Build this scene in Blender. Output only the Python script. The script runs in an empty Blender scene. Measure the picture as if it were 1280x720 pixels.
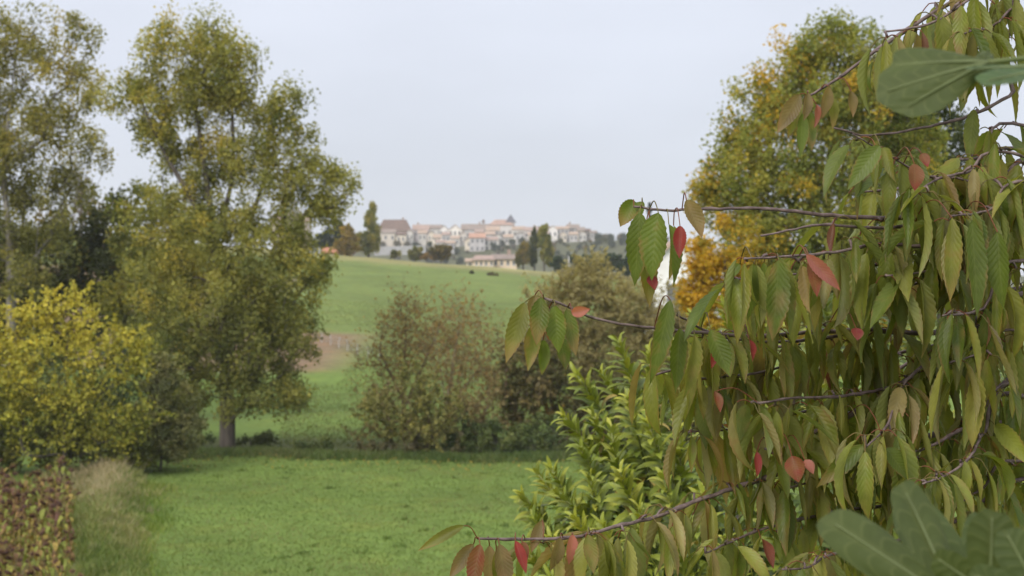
import bpy, math, random
import numpy as np
from mathutils import Vector, Matrix

SC = bpy.context.scene
COL = SC.collection
R = math.radians
rng = np.random.default_rng(11)
random.seed(11)

# ------------------------------------------------------------------ camera, world, sun, exposure
F = 2030.0            # focal length in pixels of the 1280-wide photograph
CAMZ = 8.0
cam_d = bpy.data.cameras.new('camera')
cam = bpy.data.objects.new('camera', cam_d)
COL.objects.link(cam)
SC.camera = cam
cam.location = (0, 0, CAMZ)
cam.rotation_euler = (R(90), 0, 0)
cam_d.sensor_width = 36.0
cam_d.lens = 36.0 * F / 1280.0
cam_d.clip_start = 0.05
cam_d.clip_end = 6000
cam_d.dof.use_dof = True
cam_d.dof.focus_distance = 2.45
cam_d.dof.aperture_fstop = 13.0

SUN_EL, SUN_AZ = R(38), R(212)       # azimuth from +Y, clockwise: behind the camera, to the left
w = bpy.data.worlds.new('World')
SC.world = w
w.use_nodes = True
nt = w.node_tree
nt.nodes.clear()
N = nt.nodes.new
out = N('ShaderNodeOutputWorld'); bg = N('ShaderNodeBackground')
sky = N('ShaderNodeTexSky'); sky.sky_type = 'NISHITA'; sky.sun_disc = False
sky.sun_elevation = SUN_EL; sky.sun_rotation = SUN_AZ
tc = N('ShaderNodeTexCoord'); sep = N('ShaderNodeSeparateXYZ')
nt.links.new(tc.outputs['Generated'], sep.inputs[0])
mr = N('ShaderNodeMapRange'); mr.inputs['From Min'].default_value = 0.0; mr.inputs['From Max'].default_value = 0.9
mr.inputs['To Min'].default_value = 4.95; mr.inputs['To Max'].default_value = 10.5
nt.links.new(sep.outputs['Z'], mr.inputs['Value'])
mp = N('ShaderNodeMapping'); mp.inputs['Scale'].default_value = (2.2, 2.2, 7.0)
nt.links.new(tc.outputs['Generated'], mp.inputs[0])
nz = N('ShaderNodeTexNoise'); nz.inputs['Scale'].default_value = 1.3; nz.inputs['Detail'].default_value = 4
nt.links.new(mp.outputs[0], nz.inputs['Vector'])
mr2 = N('ShaderNodeMapRange'); mr2.inputs['From Min'].default_value = 0.3; mr2.inputs['From Max'].default_value = 0.7
mr2.inputs['To Min'].default_value = 0.91; mr2.inputs['To Max'].default_value = 1.06
nt.links.new(nz.outputs[0], mr2.inputs['Value'])
mul = N('ShaderNodeMath'); mul.operation = 'MULTIPLY'
nt.links.new(mr.outputs[0], mul.inputs[0]); nt.links.new(mr2.outputs[0], mul.inputs[1])
cl = N('ShaderNodeVectorMath'); cl.operation = 'SCALE'; cl.inputs[0].default_value = (0.965, 1.01, 1.14)
# the overcast is thinner, hence brighter, on the side the sun stands
br = N('ShaderNodeMapRange'); br.inputs['From Min'].default_value = 0.2; br.inputs['From Max'].default_value = -1.0
br.inputs['To Min'].default_value = 1.0; br.inputs['To Max'].default_value = 1.7
nt.links.new(sep.outputs['Y'], br.inputs['Value'])
mul2 = N('ShaderNodeMath'); mul2.operation = 'MULTIPLY'
nt.links.new(mul.outputs[0], mul2.inputs[0]); nt.links.new(br.outputs[0], mul2.inputs[1])
nt.links.new(mul2.outputs[0], cl.inputs['Scale'])
mx = N('ShaderNodeMix'); mx.data_type = 'RGBA'; mx.inputs['Factor'].default_value = 0.93
nt.links.new(sky.outputs[0], mx.inputs[6]); nt.links.new(cl.outputs[0], mx.inputs[7])
nt.links.new(mx.outputs[2], bg.inputs['Color']); bg.inputs['Strength'].default_value = 0.1
nt.links.new(bg.outputs[0], out.inputs[0])

sd = bpy.data.lights.new('sun', 'SUN'); sd.energy = 1.9; sd.angle = R(22); sd.color = (1.0, 0.95, 0.87)
so = bpy.data.objects.new('sun', sd); COL.objects.link(so)
dirv = Vector((math.sin(SUN_AZ) * math.cos(SUN_EL), math.cos(SUN_AZ) * math.cos(SUN_EL), math.sin(SUN_EL)))
so.rotation_euler = dirv.to_track_quat('Z', 'Y').to_euler()

SC.view_settings.view_transform = 'Standard'
SC.view_settings.look = 'None'
SC.view_settings.exposure = 0.45
SC.view_settings.gamma = 1.0
SC.view_settings.use_curve_mapping = False
SC.render.engine = 'CYCLES'
cy = SC.cycles
cy.use_denoising = True
cy.max_bounces = 6; cy.diffuse_bounces = 3; cy.glossy_bounces = 2; cy.transmission_bounces = 3
cy.volume_bounces = 2; cy.transparent_max_bounces = 4
cy.caustics_reflective = False; cy.caustics_refractive = False

# ------------------------------------------------------------------ helpers
def P(px, py, d):
    return np.array([(px - 640.0) / F * d, d, CAMZ + (360.0 - py) / F * d])

def smooth(a, b, x):
    t = np.clip((x - a) / (b - a), 0, 1)
    return t * t * (3 - 2 * t)

def hump(x, y):
    """slow unevenness of the land"""
    return (np.sin(x * .13 + 1.3) * np.cos(y * .11 + .4) * .10 + np.sin(x * .31 + y * .23) * .05)

def ground_z(x, y):
    x = np.asarray(x, float); y = np.asarray(y, float)
    zr = np.clip(12.0 - 0.082 * x, 6.5, 21.0)                     # height of the ridge across the field
    t = np.clip((y - 108.0) / 236.0, 0, 1)
    z = zr * t * (1.3 - 0.3 * t)
    z = z + hump(x, y) * smooth(26, 40, y)
    z = z - smooth(340, 560, y) * (zr - 2.0)
    # low bank between the sunflowers and the meadow
    bx = -12.0 - (y - 45) * .195
    z = z + .55 * np.exp(-((x - bx) / 1.0) ** 2) * smooth(40, 56, y) * (1 - smooth(66, 71, y))
    # garden terrace the picture is taken from, and its bank down to the meadow
    z = z + 5.6 * (1 - smooth(10, 27, y))
    # hill with the old village
    across = np.exp(-np.maximum(0, np.abs(x + 8.0) - 62.0) ** 2 / (2 * 55.0 ** 2))
    along = smooth(760, 900, y) * (1 - 0.7 * smooth(1050, 1400, y))
    z = z + along * (9.0 + 18.0 * across)
    # low wooded rise to the right of it, and the country behind
    z = z + smooth(560, 900, y) * 8.0 * np.exp(-((x - 150.0) / 150.0) ** 2)
    return z

def link(o, parent=None):
    COL.objects.link(o)
    if parent is not None:
        o.parent = parent
    return o

def tag(o, label=None, cat=None, group=None, kind=None):
    for k, v in (('label', label), ('category', cat), ('group', group), ('kind', kind)):
        if v:
            o[k] = v
    return o

def empty(name, loc, label, cat, group=None):
    o = bpy.data.objects.new(name, None)
    o.empty_display_size = 0.2
    o.location = tuple(float(v) for v in loc)
    COL.objects.link(o)
    return tag(o, label, cat, group)

class MB:
    """collects vertices, faces (tris and quads), point colours and uvs; builds one mesh object"""
    def __init__(s):
        s.v, s.c, s.uv, s.q, s.t, s.n = [], [], [], [], [], 0
    def add(s, v, q=None, t=None, col=(1, 1, 1), uv=None):
        v = np.asarray(v, float).reshape(-1, 3)
        m = len(v)
        s.v.append(v)
        c = np.asarray(col, float)
        if c.ndim == 1:
            c = np.tile(c[:3], (m, 1))
        s.c.append(c)
        s.uv.append(np.zeros((m, 2)) if uv is None else np.asarray(uv, float).reshape(-1, 2))
        if q is not None and len(q):
            s.q.append(np.asarray(q, int).reshape(-1, 4) + s.n)
        if t is not None and len(t):
            s.t.append(np.asarray(t, int).reshape(-1, 3) + s.n)
        s.n += m
    def build(s, name, mat, parent=None, origin=(0, 0, 0), shade=True):
        me = bpy.data.meshes.new(name)
        if s.n:
            V = np.concatenate(s.v) - np.asarray(origin, float)
            q = np.concatenate(s.q) if s.q else np.zeros((0, 4), int)
            t = np.concatenate(s.t) if s.t else np.zeros((0, 3), int)
            nl = q.size + t.size
            me.vertices.add(len(V)); me.vertices.foreach_set('co', V.astype(np.float32).ravel())
            me.loops.add(nl); me.loops.foreach_set('vertex_index', np.concatenate([q.ravel(), t.ravel()]).astype(np.int32))
            npoly = len(q) + len(t)
            me.polygons.add(npoly)
            me.polygons.foreach_set('loop_start', np.concatenate([np.arange(len(q)) * 4, q.size + np.arange(len(t)) * 3]).astype(np.int32))
            me.polygons.foreach_set('loop_total', np.concatenate([np.full(len(q), 4), np.full(len(t), 3)]).astype(np.int32))
            me.polygons.foreach_set('use_smooth', np.full(npoly, bool(shade)))
            at = me.attributes.new('Col', 'FLOAT_COLOR', 'POINT')
            c = np.concatenate(s.c); at.data.foreach_set('color', np.c_[c, np.ones(len(c))].astype(np.float32).ravel())
            at = me.attributes.new('leafuv', 'FLOAT2', 'POINT')
            at.data.foreach_set('vector', np.concatenate(s.uv).astype(np.float32).ravel())
            me.update(); me.validate()
        me.materials.append(mat)
        o = bpy.data.objects.new(name, me)
        return link(o, parent)

def box(mb, x0, x1, y0, y1, z0, z1, col=(1, 1, 1)):
    v = [(x0, y0, z0), (x1, y0, z0), (x1, y1, z0), (x0, y1, z0), (x0, y0, z1), (x1, y0, z1), (x1, y1, z1), (x0, y1, z1)]
    q = [(3, 2, 1, 0), (4, 5, 6, 7), (0, 1, 5, 4), (1, 2, 6, 5), (2, 3, 7, 6), (3, 0, 4, 7)]
    mb.add(v, q, col=col)

def tube(mb, pts, rad, sides=5, col=(1, 1, 1), cap=True):
    pts = np.asarray(pts, float); n = len(pts)
    if n < 2:
        return
    rad = np.broadcast_to(np.asarray(rad, float), (n,))
    tan = np.gradient(pts, axis=0)
    tan /= np.linalg.norm(tan, axis=1, keepdims=True) + 1e-9
    ref = np.array([0.31, 0.83, 0.46])
    a = np.cross(tan, ref); a /= np.linalg.norm(a, axis=1, keepdims=True) + 1e-9
    b = np.cross(tan, a)
    th = np.arange(sides) * 2 * np.pi / sides
    ring = (pts[:, None, :] + rad[:, None, None] * (np.cos(th)[None, :, None] * a[:, None, :] + np.sin(th)[None, :, None] * b[:, None, :]))
    i = np.arange(n - 1)[:, None] * sides; j = np.arange(sides)[None, :]; k = (j + 1) % sides
    q = np.stack([i + j, i + k, i + sides + k, i + sides + j], -1).reshape(-1, 4)
    t = None
    v = ring.reshape(-1, 3)
    if cap:
        v = np.concatenate([v, pts[-1:], pts[:1]])
        jj = np.arange(sides); kk = (jj + 1) % sides
        e = n * sides
        t = np.concatenate([np.stack([(n - 1) * sides + jj, (n - 1) * sides + kk, np.full(sides, e)], -1),
                            np.stack([kk, jj, np.full(sides, e + 1)], -1)])
    mb.add(v, q, t, col=col)

def spline(pts, step):
    """Catmull-Rom through the points, about one sample per step"""
    p = np.asarray(pts, float)
    if len(p) < 3:
        p = np.array([p[0], (p[0] + p[-1]) / 2, p[-1]])
    e = np.concatenate([[2 * p[0] - p[1]], p, [2 * p[-1] - p[-2]]])
    outp = []
    for i in range(1, len(e) - 2):
        L = np.linalg.norm(e[i + 1] - e[i]); m = max(1, int(round(L / step)))
        t = (np.arange(m) / m)[:, None]
        a, b, c, d = e[i - 1], e[i], e[i + 1], e[i + 2]
        outp.append(.5 * ((2 * b) + (c - a) * t + (2 * a - 5 * b + 4 * c - d) * t ** 2 + (3 * b - a - 3 * c + d) * t ** 3))
    outp.append(p[-1:])
    return np.concatenate(outp)

def unit(v):
    return v / (np.linalg.norm(v, axis=-1, keepdims=True) + 1e-9)

# ------------------------------------------------------------------ materials
def new_mat(name):
    m = bpy.data.materials.new(name); m.use_nodes = True
    m.node_tree.nodes.clear()
    return m, m.node_tree, m.node_tree.nodes.new, m.node_tree.links.new

def math_node(n, l, op, a, b=None, clamp=False):
    x = n('ShaderNodeMath'); x.operation = op; x.use_clamp = clamp
    for i, s in enumerate((a, b)):
        if s is None:
            continue
        if isinstance(s, (int, float)):
            x.inputs[i].default_value = s
        else:
            l(s, x.inputs[i])
    return x.outputs[0]

def noise(n, l, scale, detail=3, vec=None, rough=.55):
    x = n('ShaderNodeTexNoise'); x.inputs['Scale'].default_value = scale; x.inputs['Detail'].default_value = detail
    x.inputs['Roughness'].default_value = rough
    if vec is None:
        t = n('ShaderNodeTexCoord'); vec = t.outputs['Object']
    l(vec, x.inputs['Vector'])
    return x.outputs[0]

def maprange(n, l, v, a, b, c, d):
    x = n('ShaderNodeMapRange')
    for k, z in zip(('From Min', 'From Max', 'To Min', 'To Max'), (a, b, c, d)):
        x.inputs[k].default_value = z
    l(v, x.inputs['Value'])
    return x.outputs[0]

def mixcol(n, l, f, a, b, blend='MIX'):
    x = n('ShaderNodeMix'); x.data_type = 'RGBA'; x.blend_type = blend
    for s, i in ((f, 0), (a, 6), (b, 7)):
        if isinstance(s, (int, float)):
            x.inputs[i].default_value = s
        elif isinstance(s, tuple):
            x.inputs[i].default_value = (*s, 1)
        else:
            l(s, x.inputs[i])
    return x.outputs[2]

def foliage_mat(name, transl=.35, rough=.6, spec=.2, mottle=.25, scale=9.0):
    """colour comes per leaf from the mesh; light also comes through the blade"""
    m, t, n, l = new_mat(name)
    at = n('ShaderNodeAttribute'); at.attribute_name = 'Col'
    v = maprange(n, l, noise(n, l, scale, 2), .3, .7, 1 - mottle, 1 + mottle)
    c = n('ShaderNodeVectorMath'); c.operation = 'SCALE'; l(at.outputs['Color'], c.inputs[0]); l(v, c.inputs['Scale'])
    p = n('ShaderNodeBsdfPrincipled'); l(c.outputs[0], p.inputs['Base Color'])
    p.inputs['Roughness'].default_value = rough; p.inputs['Specular IOR Level'].default_value = spec
    tr = n('ShaderNodeBsdfTranslucent'); l(mixcol(n, l, 1.0, c.outputs[0], (1.15, 1.1, .55), 'MULTIPLY'), tr.inputs[0])
    mxs = n('ShaderNodeMixShader'); mxs.inputs[0].default_value = transl
    l(p.outputs[0], mxs.inputs[1]); l(tr.outputs[0], mxs.inputs[2])
    o = n('ShaderNodeOutputMaterial'); l(mxs.outputs[0], o.inputs[0])
    return m

def leaf_mat(name, veins=11.0, slant=.20, vein_light=.18, bump=.25, transl=.3, rough=.42, spec=.45, under=(.80, .86, .62), blotch=.5):
    """close leaves: midrib, side veins, relief between the veins, drying blotches, paler underside"""
    m, t, n, l = new_mat(name)
    at = n('ShaderNodeAttribute'); at.attribute_name = 'Col'
    uv = n('ShaderNodeAttribute'); uv.attribute_name = 'leafuv'
    s = n('ShaderNodeSeparateXYZ'); l(uv.outputs['Vector'], s.inputs[0])
    au = math_node(n, l, 'ABSOLUTE', math_node(n, l, 'MULTIPLY', math_node(n, l, 'SUBTRACT', s.outputs[0], .5), 2.0))
    vv = math_node(n, l, 'SUBTRACT', s.outputs[1], math_node(n, l, 'MULTIPLY', au, slant))
    fr = math_node(n, l, 'FRACT', math_node(n, l, 'MULTIPLY', vv, veins))
    tri = math_node(n, l, 'ABSOLUTE', math_node(n, l, 'SUBTRACT', fr, .5))           # .5 on the vein, 0 between
    vein = math_node(n, l, 'MULTIPLY', math_node(n, l, 'SUBTRACT', tri, .38, True), 8.0, True)
    mid = maprange(n, l, au, .0, .10, 1.0, .0)
    vn = math_node(n, l, 'MAXIMUM', vein, mid)
    big = noise(n, l, 30.0, 3); fine = noise(n, l, 260.0, 3)
    c = n('ShaderNodeVectorMath'); c.operation = 'SCALE'; l(at.outputs['Color'], c.inputs[0])
    l(maprange(n, l, big, .3, .7, .78, 1.22), c.inputs['Scale'])
    c1 = mixcol(n, l, math_node(n, l, 'MULTIPLY', vn, vein_light), c.outputs[0], (.36, .36, .14))
    # drying rim and spots
    edge = maprange(n, l, math_node(n, l, 'ADD', au, math_node(n, l, 'MULTIPLY', s.outputs[1], .35)), .85, 1.3, 0, 1)
    sp = maprange(n, l, math_node(n, l, 'ADD', big, math_node(n, l, 'MULTIPLY', edge, .28)), .60, .78, 0, blotch)
    c2 = mixcol(n, l, sp, c1, (.27, .13, .055))
    sp2 = maprange(n, l, fine, .68, .78, 0, blotch * .6)
    c2 = mixcol(n, l, sp2, c2, (.12, .075, .03))
    geo = n('ShaderNodeNewGeometry')
    lo = mixcol(n, l, .45, c2, tuple(.40 * q for q in under))
    c3 = mixcol(n, l, geo.outputs['Backfacing'], c2, lo)
    bp = n('ShaderNodeBump'); bp.inputs['Strength'].default_value = bump; bp.inputs['Distance'].default_value = .004
    l(math_node(n, l, 'SUBTRACT', .5, tri), bp.inputs['Height'])
    p = n('ShaderNodeBsdfPrincipled'); l(c3, p.inputs['Base Color']); l(bp.outputs[0], p.inputs['Normal'])
    p.inputs['Roughness'].default_value = rough; p.inputs['Specular IOR Level'].default_value = spec
    tr = n('ShaderNodeBsdfTranslucent'); l(mixcol(n, l, 1.0, c2, (1.2, 1.15, .5), 'MULTIPLY'), tr.inputs[0])
    mxs = n('ShaderNodeMixShader'); mxs.inputs[0].default_value = transl
    l(p.outputs[0], mxs.inputs[1]); l(tr.outputs[0], mxs.inputs[2])
    o = n('ShaderNodeOutputMaterial'); l(mxs.outputs[0], o.inputs[0])
    return m

def rough_mat(name, c_lo, c_hi, scale=3.0, rough=.85, bump=.3, stretch=(1, 1, 1), dist=.02, use_col=False, detail=5):
    m, t, n, l = new_mat(name)
    tcn = n('ShaderNodeTexCoord'); mpn = n('ShaderNodeMapping'); mpn.inputs['Scale'].default_value = stretch
    l(tcn.outputs['Object'], mpn.inputs[0])
    nz_ = noise(n, l, scale, detail, mpn.outputs[0], .62)
    c = mixcol(n, l, maprange(n, l, nz_, .3, .7, 0, 1), c_lo, c_hi)
    if use_col:
        at = n('ShaderNodeAttribute'); at.attribute_name = 'Col'
        c = mixcol(n, l, 1.0, c, at.outputs['Color'], 'MULTIPLY')
    p = n('ShaderNodeBsdfPrincipled'); l(c, p.inputs['Base Color'])
    p.inputs['Roughness'].default_value = rough; p.inputs['Specular IOR Level'].default_value = .25
    bp = n('ShaderNodeBump'); bp.inputs['Strength'].default_value = bump; bp.inputs['Distance'].default_value = dist
    l(nz_, bp.inputs['Height']); l(bp.outputs[0], p.inputs['Normal'])
    o = n('ShaderNodeOutputMaterial'); l(p.outputs[0], o.inputs[0])
    return m

M = {}
M['foliage'] = foliage_mat('tree foliage', .52)
M['shrub'] = foliage_mat('shrub foliage', .3, .55, .25)
M['grass'] = foliage_mat('grass blades', .35, .6, .2, .2, 1.2)
M['cherry'] = leaf_mat('cherry leaf', vein_light=.12, bump=.22, transl=.50, spec=.32, under=(.66, .72, .30))
M['laurel'] = leaf_mat('laurel leaf', veins=8, vein_light=.10, bump=.1, transl=.25, rough=.42, spec=.3, under=(.50, .62, .16), blotch=.0)
M['fig'] = leaf_mat('fig leaf', veins=7, slant=.5, vein_light=.16, bump=.2, transl=.25, rough=.6, spec=.2, under=(.15, .20, .08), blotch=.0)
M['bark'] = rough_mat('grey bark', (.040, .033, .027), (.115, .095, .078), 6, .9, .6, (1, 1, .25), .04)
M['pale_bark'] = rough_mat('pale poplar bark', (.12, .105, .088), (.27, .245, .21), 4, .9, .4, (1, 1, .3), .03)
M['twig'] = rough_mat('brown twig bark', (.095, .06, .036), (.21, .14, .085), 8, .9, .3)
M['pale_twig'] = rough_mat('tan willow twigs', (.16, .125, .07), (.30, .24, .14), 8, .9, .2)
M['cherry_bark'] = rough_mat('cherry bark', (.045, .028, .024), (.21, .15, .135), 60, .6, .5, (1, 1, 1), .004)
M['stem'] = rough_mat('green stem', (.10, .13, .03), (.22, .22, .07), 20, .6, .2)
M['plaster'] = rough_mat('weathered limestone and plaster', (.78, .76, .74), (1.0, 1.0, 1.0), .35, .9, .2, use_col=True)
M['tile'] = rough_mat('clay roof tiles', (.66, .64, .62), (1.05, 1.0, .95), .6, .9, .3, use_col=True)
M['dark'] = rough_mat('window opening', (.09, .09, .095), (.20, .195, .19), .5, .4, 0)
M['post'] = rough_mat('weathered stake wood', (.30, .285, .26), (.46, .44, .41), 5, .9, .3)
M['wire'] = rough_mat('galvanised wire', (.2, .2, .2), (.34, .34, .34), 5, .5, 0)
M['dead'] = foliage_mat('withered sunflower', .2, .8, .1, .3, 14)

def ground_material():
    m, t, n, l = new_mat('meadow and fields')
    at = n('ShaderNodeAttribute'); at.attribute_name = 'Col'      # zone colour: mown meadow, pasture, soil, stubble, wood floor
    a = noise(n, l, .07, 6, None, .68); b = noise(n, l, 1.3, 5, None, .65); c = noise(n, l, 14, 3, None, .7)
    v = math_node(n, l, 'MULTIPLY', maprange(n, l, a, .3, .7, .74, 1.24), maprange(n, l, b, .3, .7, .8, 1.2))
    v = math_node(n, l, 'MULTIPLY', v, maprange(n, l, c, .3, .7, .84, 1.16))
    s = n('ShaderNodeVectorMath'); s.operation = 'SCALE'; l(at.outputs['Color'], s.inputs[0]); l(v, s.inputs['Scale'])
    tcg = n('ShaderNodeTexCoord'); mpg = n('ShaderNodeMapping'); mpg.inputs['Scale'].default_value = (.05, .42, .2); mpg.inputs['Rotation'].default_value = (0, 0, .12)
    l(tcg.outputs['Object'], mpg.inputs[0])
    v = math_node(n, l, 'MULTIPLY', v, maprange(n, l, noise(n, l, 1.0, 3, mpg.outputs[0]), .3, .7, .84, 1.14))
    yel = maprange(n, l, noise(n, l, .45, 4), .52, .70, 0, .45)
    col = mixcol(n, l, yel, s.outputs[0], mixcol(n, l, 1.0, s.outputs[0], (1.45, 1.1, .9), 'MULTIPLY'))
    p = n('ShaderNodeBsdfPrincipled'); l(col, p.inputs['Base Color'])
    p.inputs['Roughness'].default_value = .95; p.inputs['Specular IOR Level'].default_value = .1
    bp = n('ShaderNodeBump'); bp.inputs['Strength'].default_value = .35; bp.inputs['Distance'].default_value = .08
    l(math_node(n, l, 'ADD', b, c), bp.inputs['Height']); l(bp.outputs[0], p.inputs['Normal'])
    o = n('ShaderNodeOutputMaterial'); l(p.outputs[0], o.inputs[0])
    return m
M['ground'] = ground_material()

# ------------------------------------------------------------------ the land: one sheet
MEADOW = np.array([.120, .172, .036])
PASTURE = np.array([.128, .166, .042])
SOIL = np.array([.175, .12, .07])
STUBBLE = np.array([.25, .22, .09])
WOODFLOOR = np.array([.075, .07, .045])

def build_ground():
    ys = np.unique(np.concatenate([np.arange(-40, 30, 2.0), np.arange(30, 130, 1.0), np.arange(130, 360, 2.0), np.arange(360, 800, 12), np.arange(800, 1100, 6), np.arange(1100, 2201, 60)]))
    xs = np.unique(np.concatenate([-np.geomspace(60, 1200, 26), np.arange(-60, 60.1, 1.0), np.geomspace(60, 1200, 26)]))
    X, Y = np.meshgrid(xs, ys)
    Z = ground_z(X, Y)
    n, m = X.shape
    c = np.tile(MEADOW, (n, m, 1))
    def blend(c, k, col):
        return c * (1 - k[..., None]) + np.asarray(col) * k[..., None]
    c = blend(c, smooth(118, 150, Y), PASTURE)
    wob = np.sin(X * .7) * 1.5 + np.sin(X * .21) * 3
    # ploughed strip below the fence, on the left
    c = blend(c, smooth(126, 131, Y + wob * .4) * (1 - smooth(158, 162, Y + .35 * (X + 17) + wob * .2)) * (1 - smooth(-17, -11, X)), SOIL)
    c = blend(c, smooth(128, 140, Y + wob) * (1 - smooth(235, 250, Y + wob)) * (1 - smooth(-34, -27, X)), SOIL * .95)
    # stubble along the ridge
    c = blend(c, smooth(300, 330, Y + wob), .8 * STUBBLE + .2 * PASTURE)
    c = blend(c, smooth(345, 380, Y), PASTURE * .9)
    c = blend(c, smooth(640, 800, Y) * .85, WOODFLOOR)
    # strip of earth and litter under the hedge line
    c = blend(c, .75 * smooth(76, 78.5, Y + wob * .25) * (1 - smooth(84, 88, Y + wob * .3)), (.085, .085, .035))
    # sunflower field
    edge = -12.4 - (Y - 45) * .27
    c = blend(c, (1 - smooth(-.3, .5, X - edge)) * smooth(25, 32, Y) * (1 - smooth(62, 66, Y)), (.14, .11, .05))
    i = np.arange(n - 1)[:, None] * m; j = np.arange(m - 1)[None, :]
    q = np.stack([i + j, i + j + 1, i + m + j + 1, i + m + j], -1).reshape(-1, 4)
    mb = MB(); mb.add(np.stack([X, Y, Z], -1).reshape(-1, 3), q, col=c.reshape(-1, 3))
    o = mb.build('ground', M['ground'])
    tag(o, 'green meadow rising into a pasture slope with the village hill beyond', kind='structure')
build_ground()

# ------------------------------------------------------------------ trees
def grow(seeds, seed_par, att, bf=.3):
    """joins crown points to the trunk, near ones first, with a penalty on long paths"""
    nodes = list(seeds); par = list(seed_par); pl = [0.0] * len(nodes)
    for i in range(1, len(nodes)):
        pl[i] = pl[par[i]] + np.linalg.norm(nodes[i] - nodes[par[i]])
    A = np.asarray(att); m = len(A)
    S = np.asarray(nodes); D = np.linalg.norm(A[:, None] - S[None], axis=2) + bf * np.asarray(pl)[None]
    # branches rise: joining to a node above costs more
    D += np.maximum(0, S[None, :, 2] - A[:, None, 2]) * .6
    best = D.min(1); bi = D.argmin(1); live = np.ones(m, bool)
    for _ in range(m):
        k = int(np.argmin(np.where(live, best, 1e9)))
        live[k] = False
        p = int(bi[k]); idx = len(nodes)
        nodes.append(A[k]); par.append(p)
        L = pl[p] + np.linalg.norm(A[k] - nodes[p]); pl.append(L)
        cst = np.linalg.norm(A - A[k], axis=1) + bf * L + np.maximum(0, A[k][2] - A[:, 2]) * .6
        u = live & (cst < best)
        best[u] = cst[u]; bi[u] = idx
    return np.asarray(nodes), np.asarray(par)

def wood(mb, nodes, par, r_tip, expo, r_max, sides=6, col=(1, 1, 1), jit=.06):
    n = len(nodes)
    kids = [[] for _ in range(n)]
    for i in range(n):
        if par[i] >= 0:
            kids[par[i]].append(i)
    order = []; st = [i for i in range(n) if par[i] < 0]
    while st:
        i = st.pop(); order.append(i); st.extend(kids[i])
    r = np.zeros(n)
    for i in reversed(order):
        r[i] = (sum(r[k] ** expo for k in kids[i]) ** (1 / expo)) if kids[i] else r_tip
        r[i] = max(r[i], r_tip)
    root = max(r[i] for i in range(n) if par[i] < 0)
    sc_ = r_max / root
    r = r_tip + (r - r_tip) * max(0.05, (r_max - r_tip) / max(1e-6, root - r_tip)) if root > r_tip else r * sc_
    done = [i for i in order if par[i] < 0]
    starts = [(None, i) for i in done]
    while starts:
        p, i = starts.pop()
        ch = [i]
        while kids[ch[-1]]:
            ks = sorted(kids[ch[-1]], key=lambda k: -r[k])
            for k in ks[1:]:
                starts.append((ch[-1], k))
            ch.append(ks[0])
        ids = ([p] if p is not None else []) + ch
        pts = nodes[ids]
        rr = r[ids].copy()
        if p is not None:
            rr[0] = rr[1] * 1.05
        if len(pts) >= 2:
            if len(pts) > 2 and jit:
                L = np.linalg.norm(np.diff(pts, axis=0), axis=1).mean()
                P2 = spline(pts, L * .5)
                rr = np.interp(np.linspace(0, 1, len(P2)), np.linspace(0, 1, len(rr)), rr)
                pts = P2
            tube(mb, pts, rr, sides if rr[0] > .05 else (4 if rr[0] > .02 else 3), col)
    return r

def kite_leaves(mb, pos, size, aspect, out_dir, col, droop=0.0):
    """many small leaves: a folded kite each, facing anyhow but rather up and outward"""
    n = len(pos)
    nrm = unit(rng.normal(size=(n, 3)) + out_dir * .5 + np.array([0, 0, .55]))
    d = rng.normal(size=(n, 3)) + out_dir * .4 + np.array([0, 0, -droop])
    d = unit(d - nrm * (d * nrm).sum(1, keepdims=True))
    s = np.cross(nrm, d)
    L = (size * rng.uniform(.65, 1.35, n))[:, None]; W = L * aspect
    fold = (rng.uniform(-.1, .35, n))[:, None] * W
    v = np.stack([pos - d * L * .5, pos + s * W * .5 + nrm * fold - d * L * .08, pos + d * L * .5, pos - s * W * .5 + nrm * fold - d * L * .08], 1)
    q = (np.arange(n)[:, None] * 4 + np.arange(4)[None])
    mb.add(v.reshape(-1, 3), q, col=np.repeat(col, 4, axis=0))

def ramp(pal, v):
    pal = np.asarray(pal, float)
    x = np.linspace(0, 1, len(pal))
    v = np.clip(v, 0, 1)
    return np.stack([np.interp(v, x, pal[:, k]) for k in range(3)], -1)

def lobe_points(lobes, d, per, depth=.85):
    """points inside crown lobes given in photo pixels (cx, cy, rx, ry[, dd]) at distance d"""
    pts, outs, lid = [], [], []
    for li, lb in enumerate(lobes):
        cx, cy_, rx, ry = lb[:4]
        dd = lb[4] if len(lb) > 4 else 0.0
        n = max(3, int(rx * ry * per))
        u = unit(rng.normal(size=(n, 3))); rad = rng.uniform(0, 1, n) ** .42
        rad *= 1 + .16 * np.sin(u[:, 0] * 5 + li) * np.cos(u[:, 2] * 6 + li * 2)       # uneven outline
        o = u * rad[:, None]
        c = P(cx, cy_, d + dd)
        s = np.array([rx / F * d, depth * .5 * (rx + ry) / F * d, ry / F * d])
        pts.append(c + o * s); outs.append(u); lid += [li] * n
    return np.concatenate(pts), np.concatenate(outs), np.array(lid)

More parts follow.
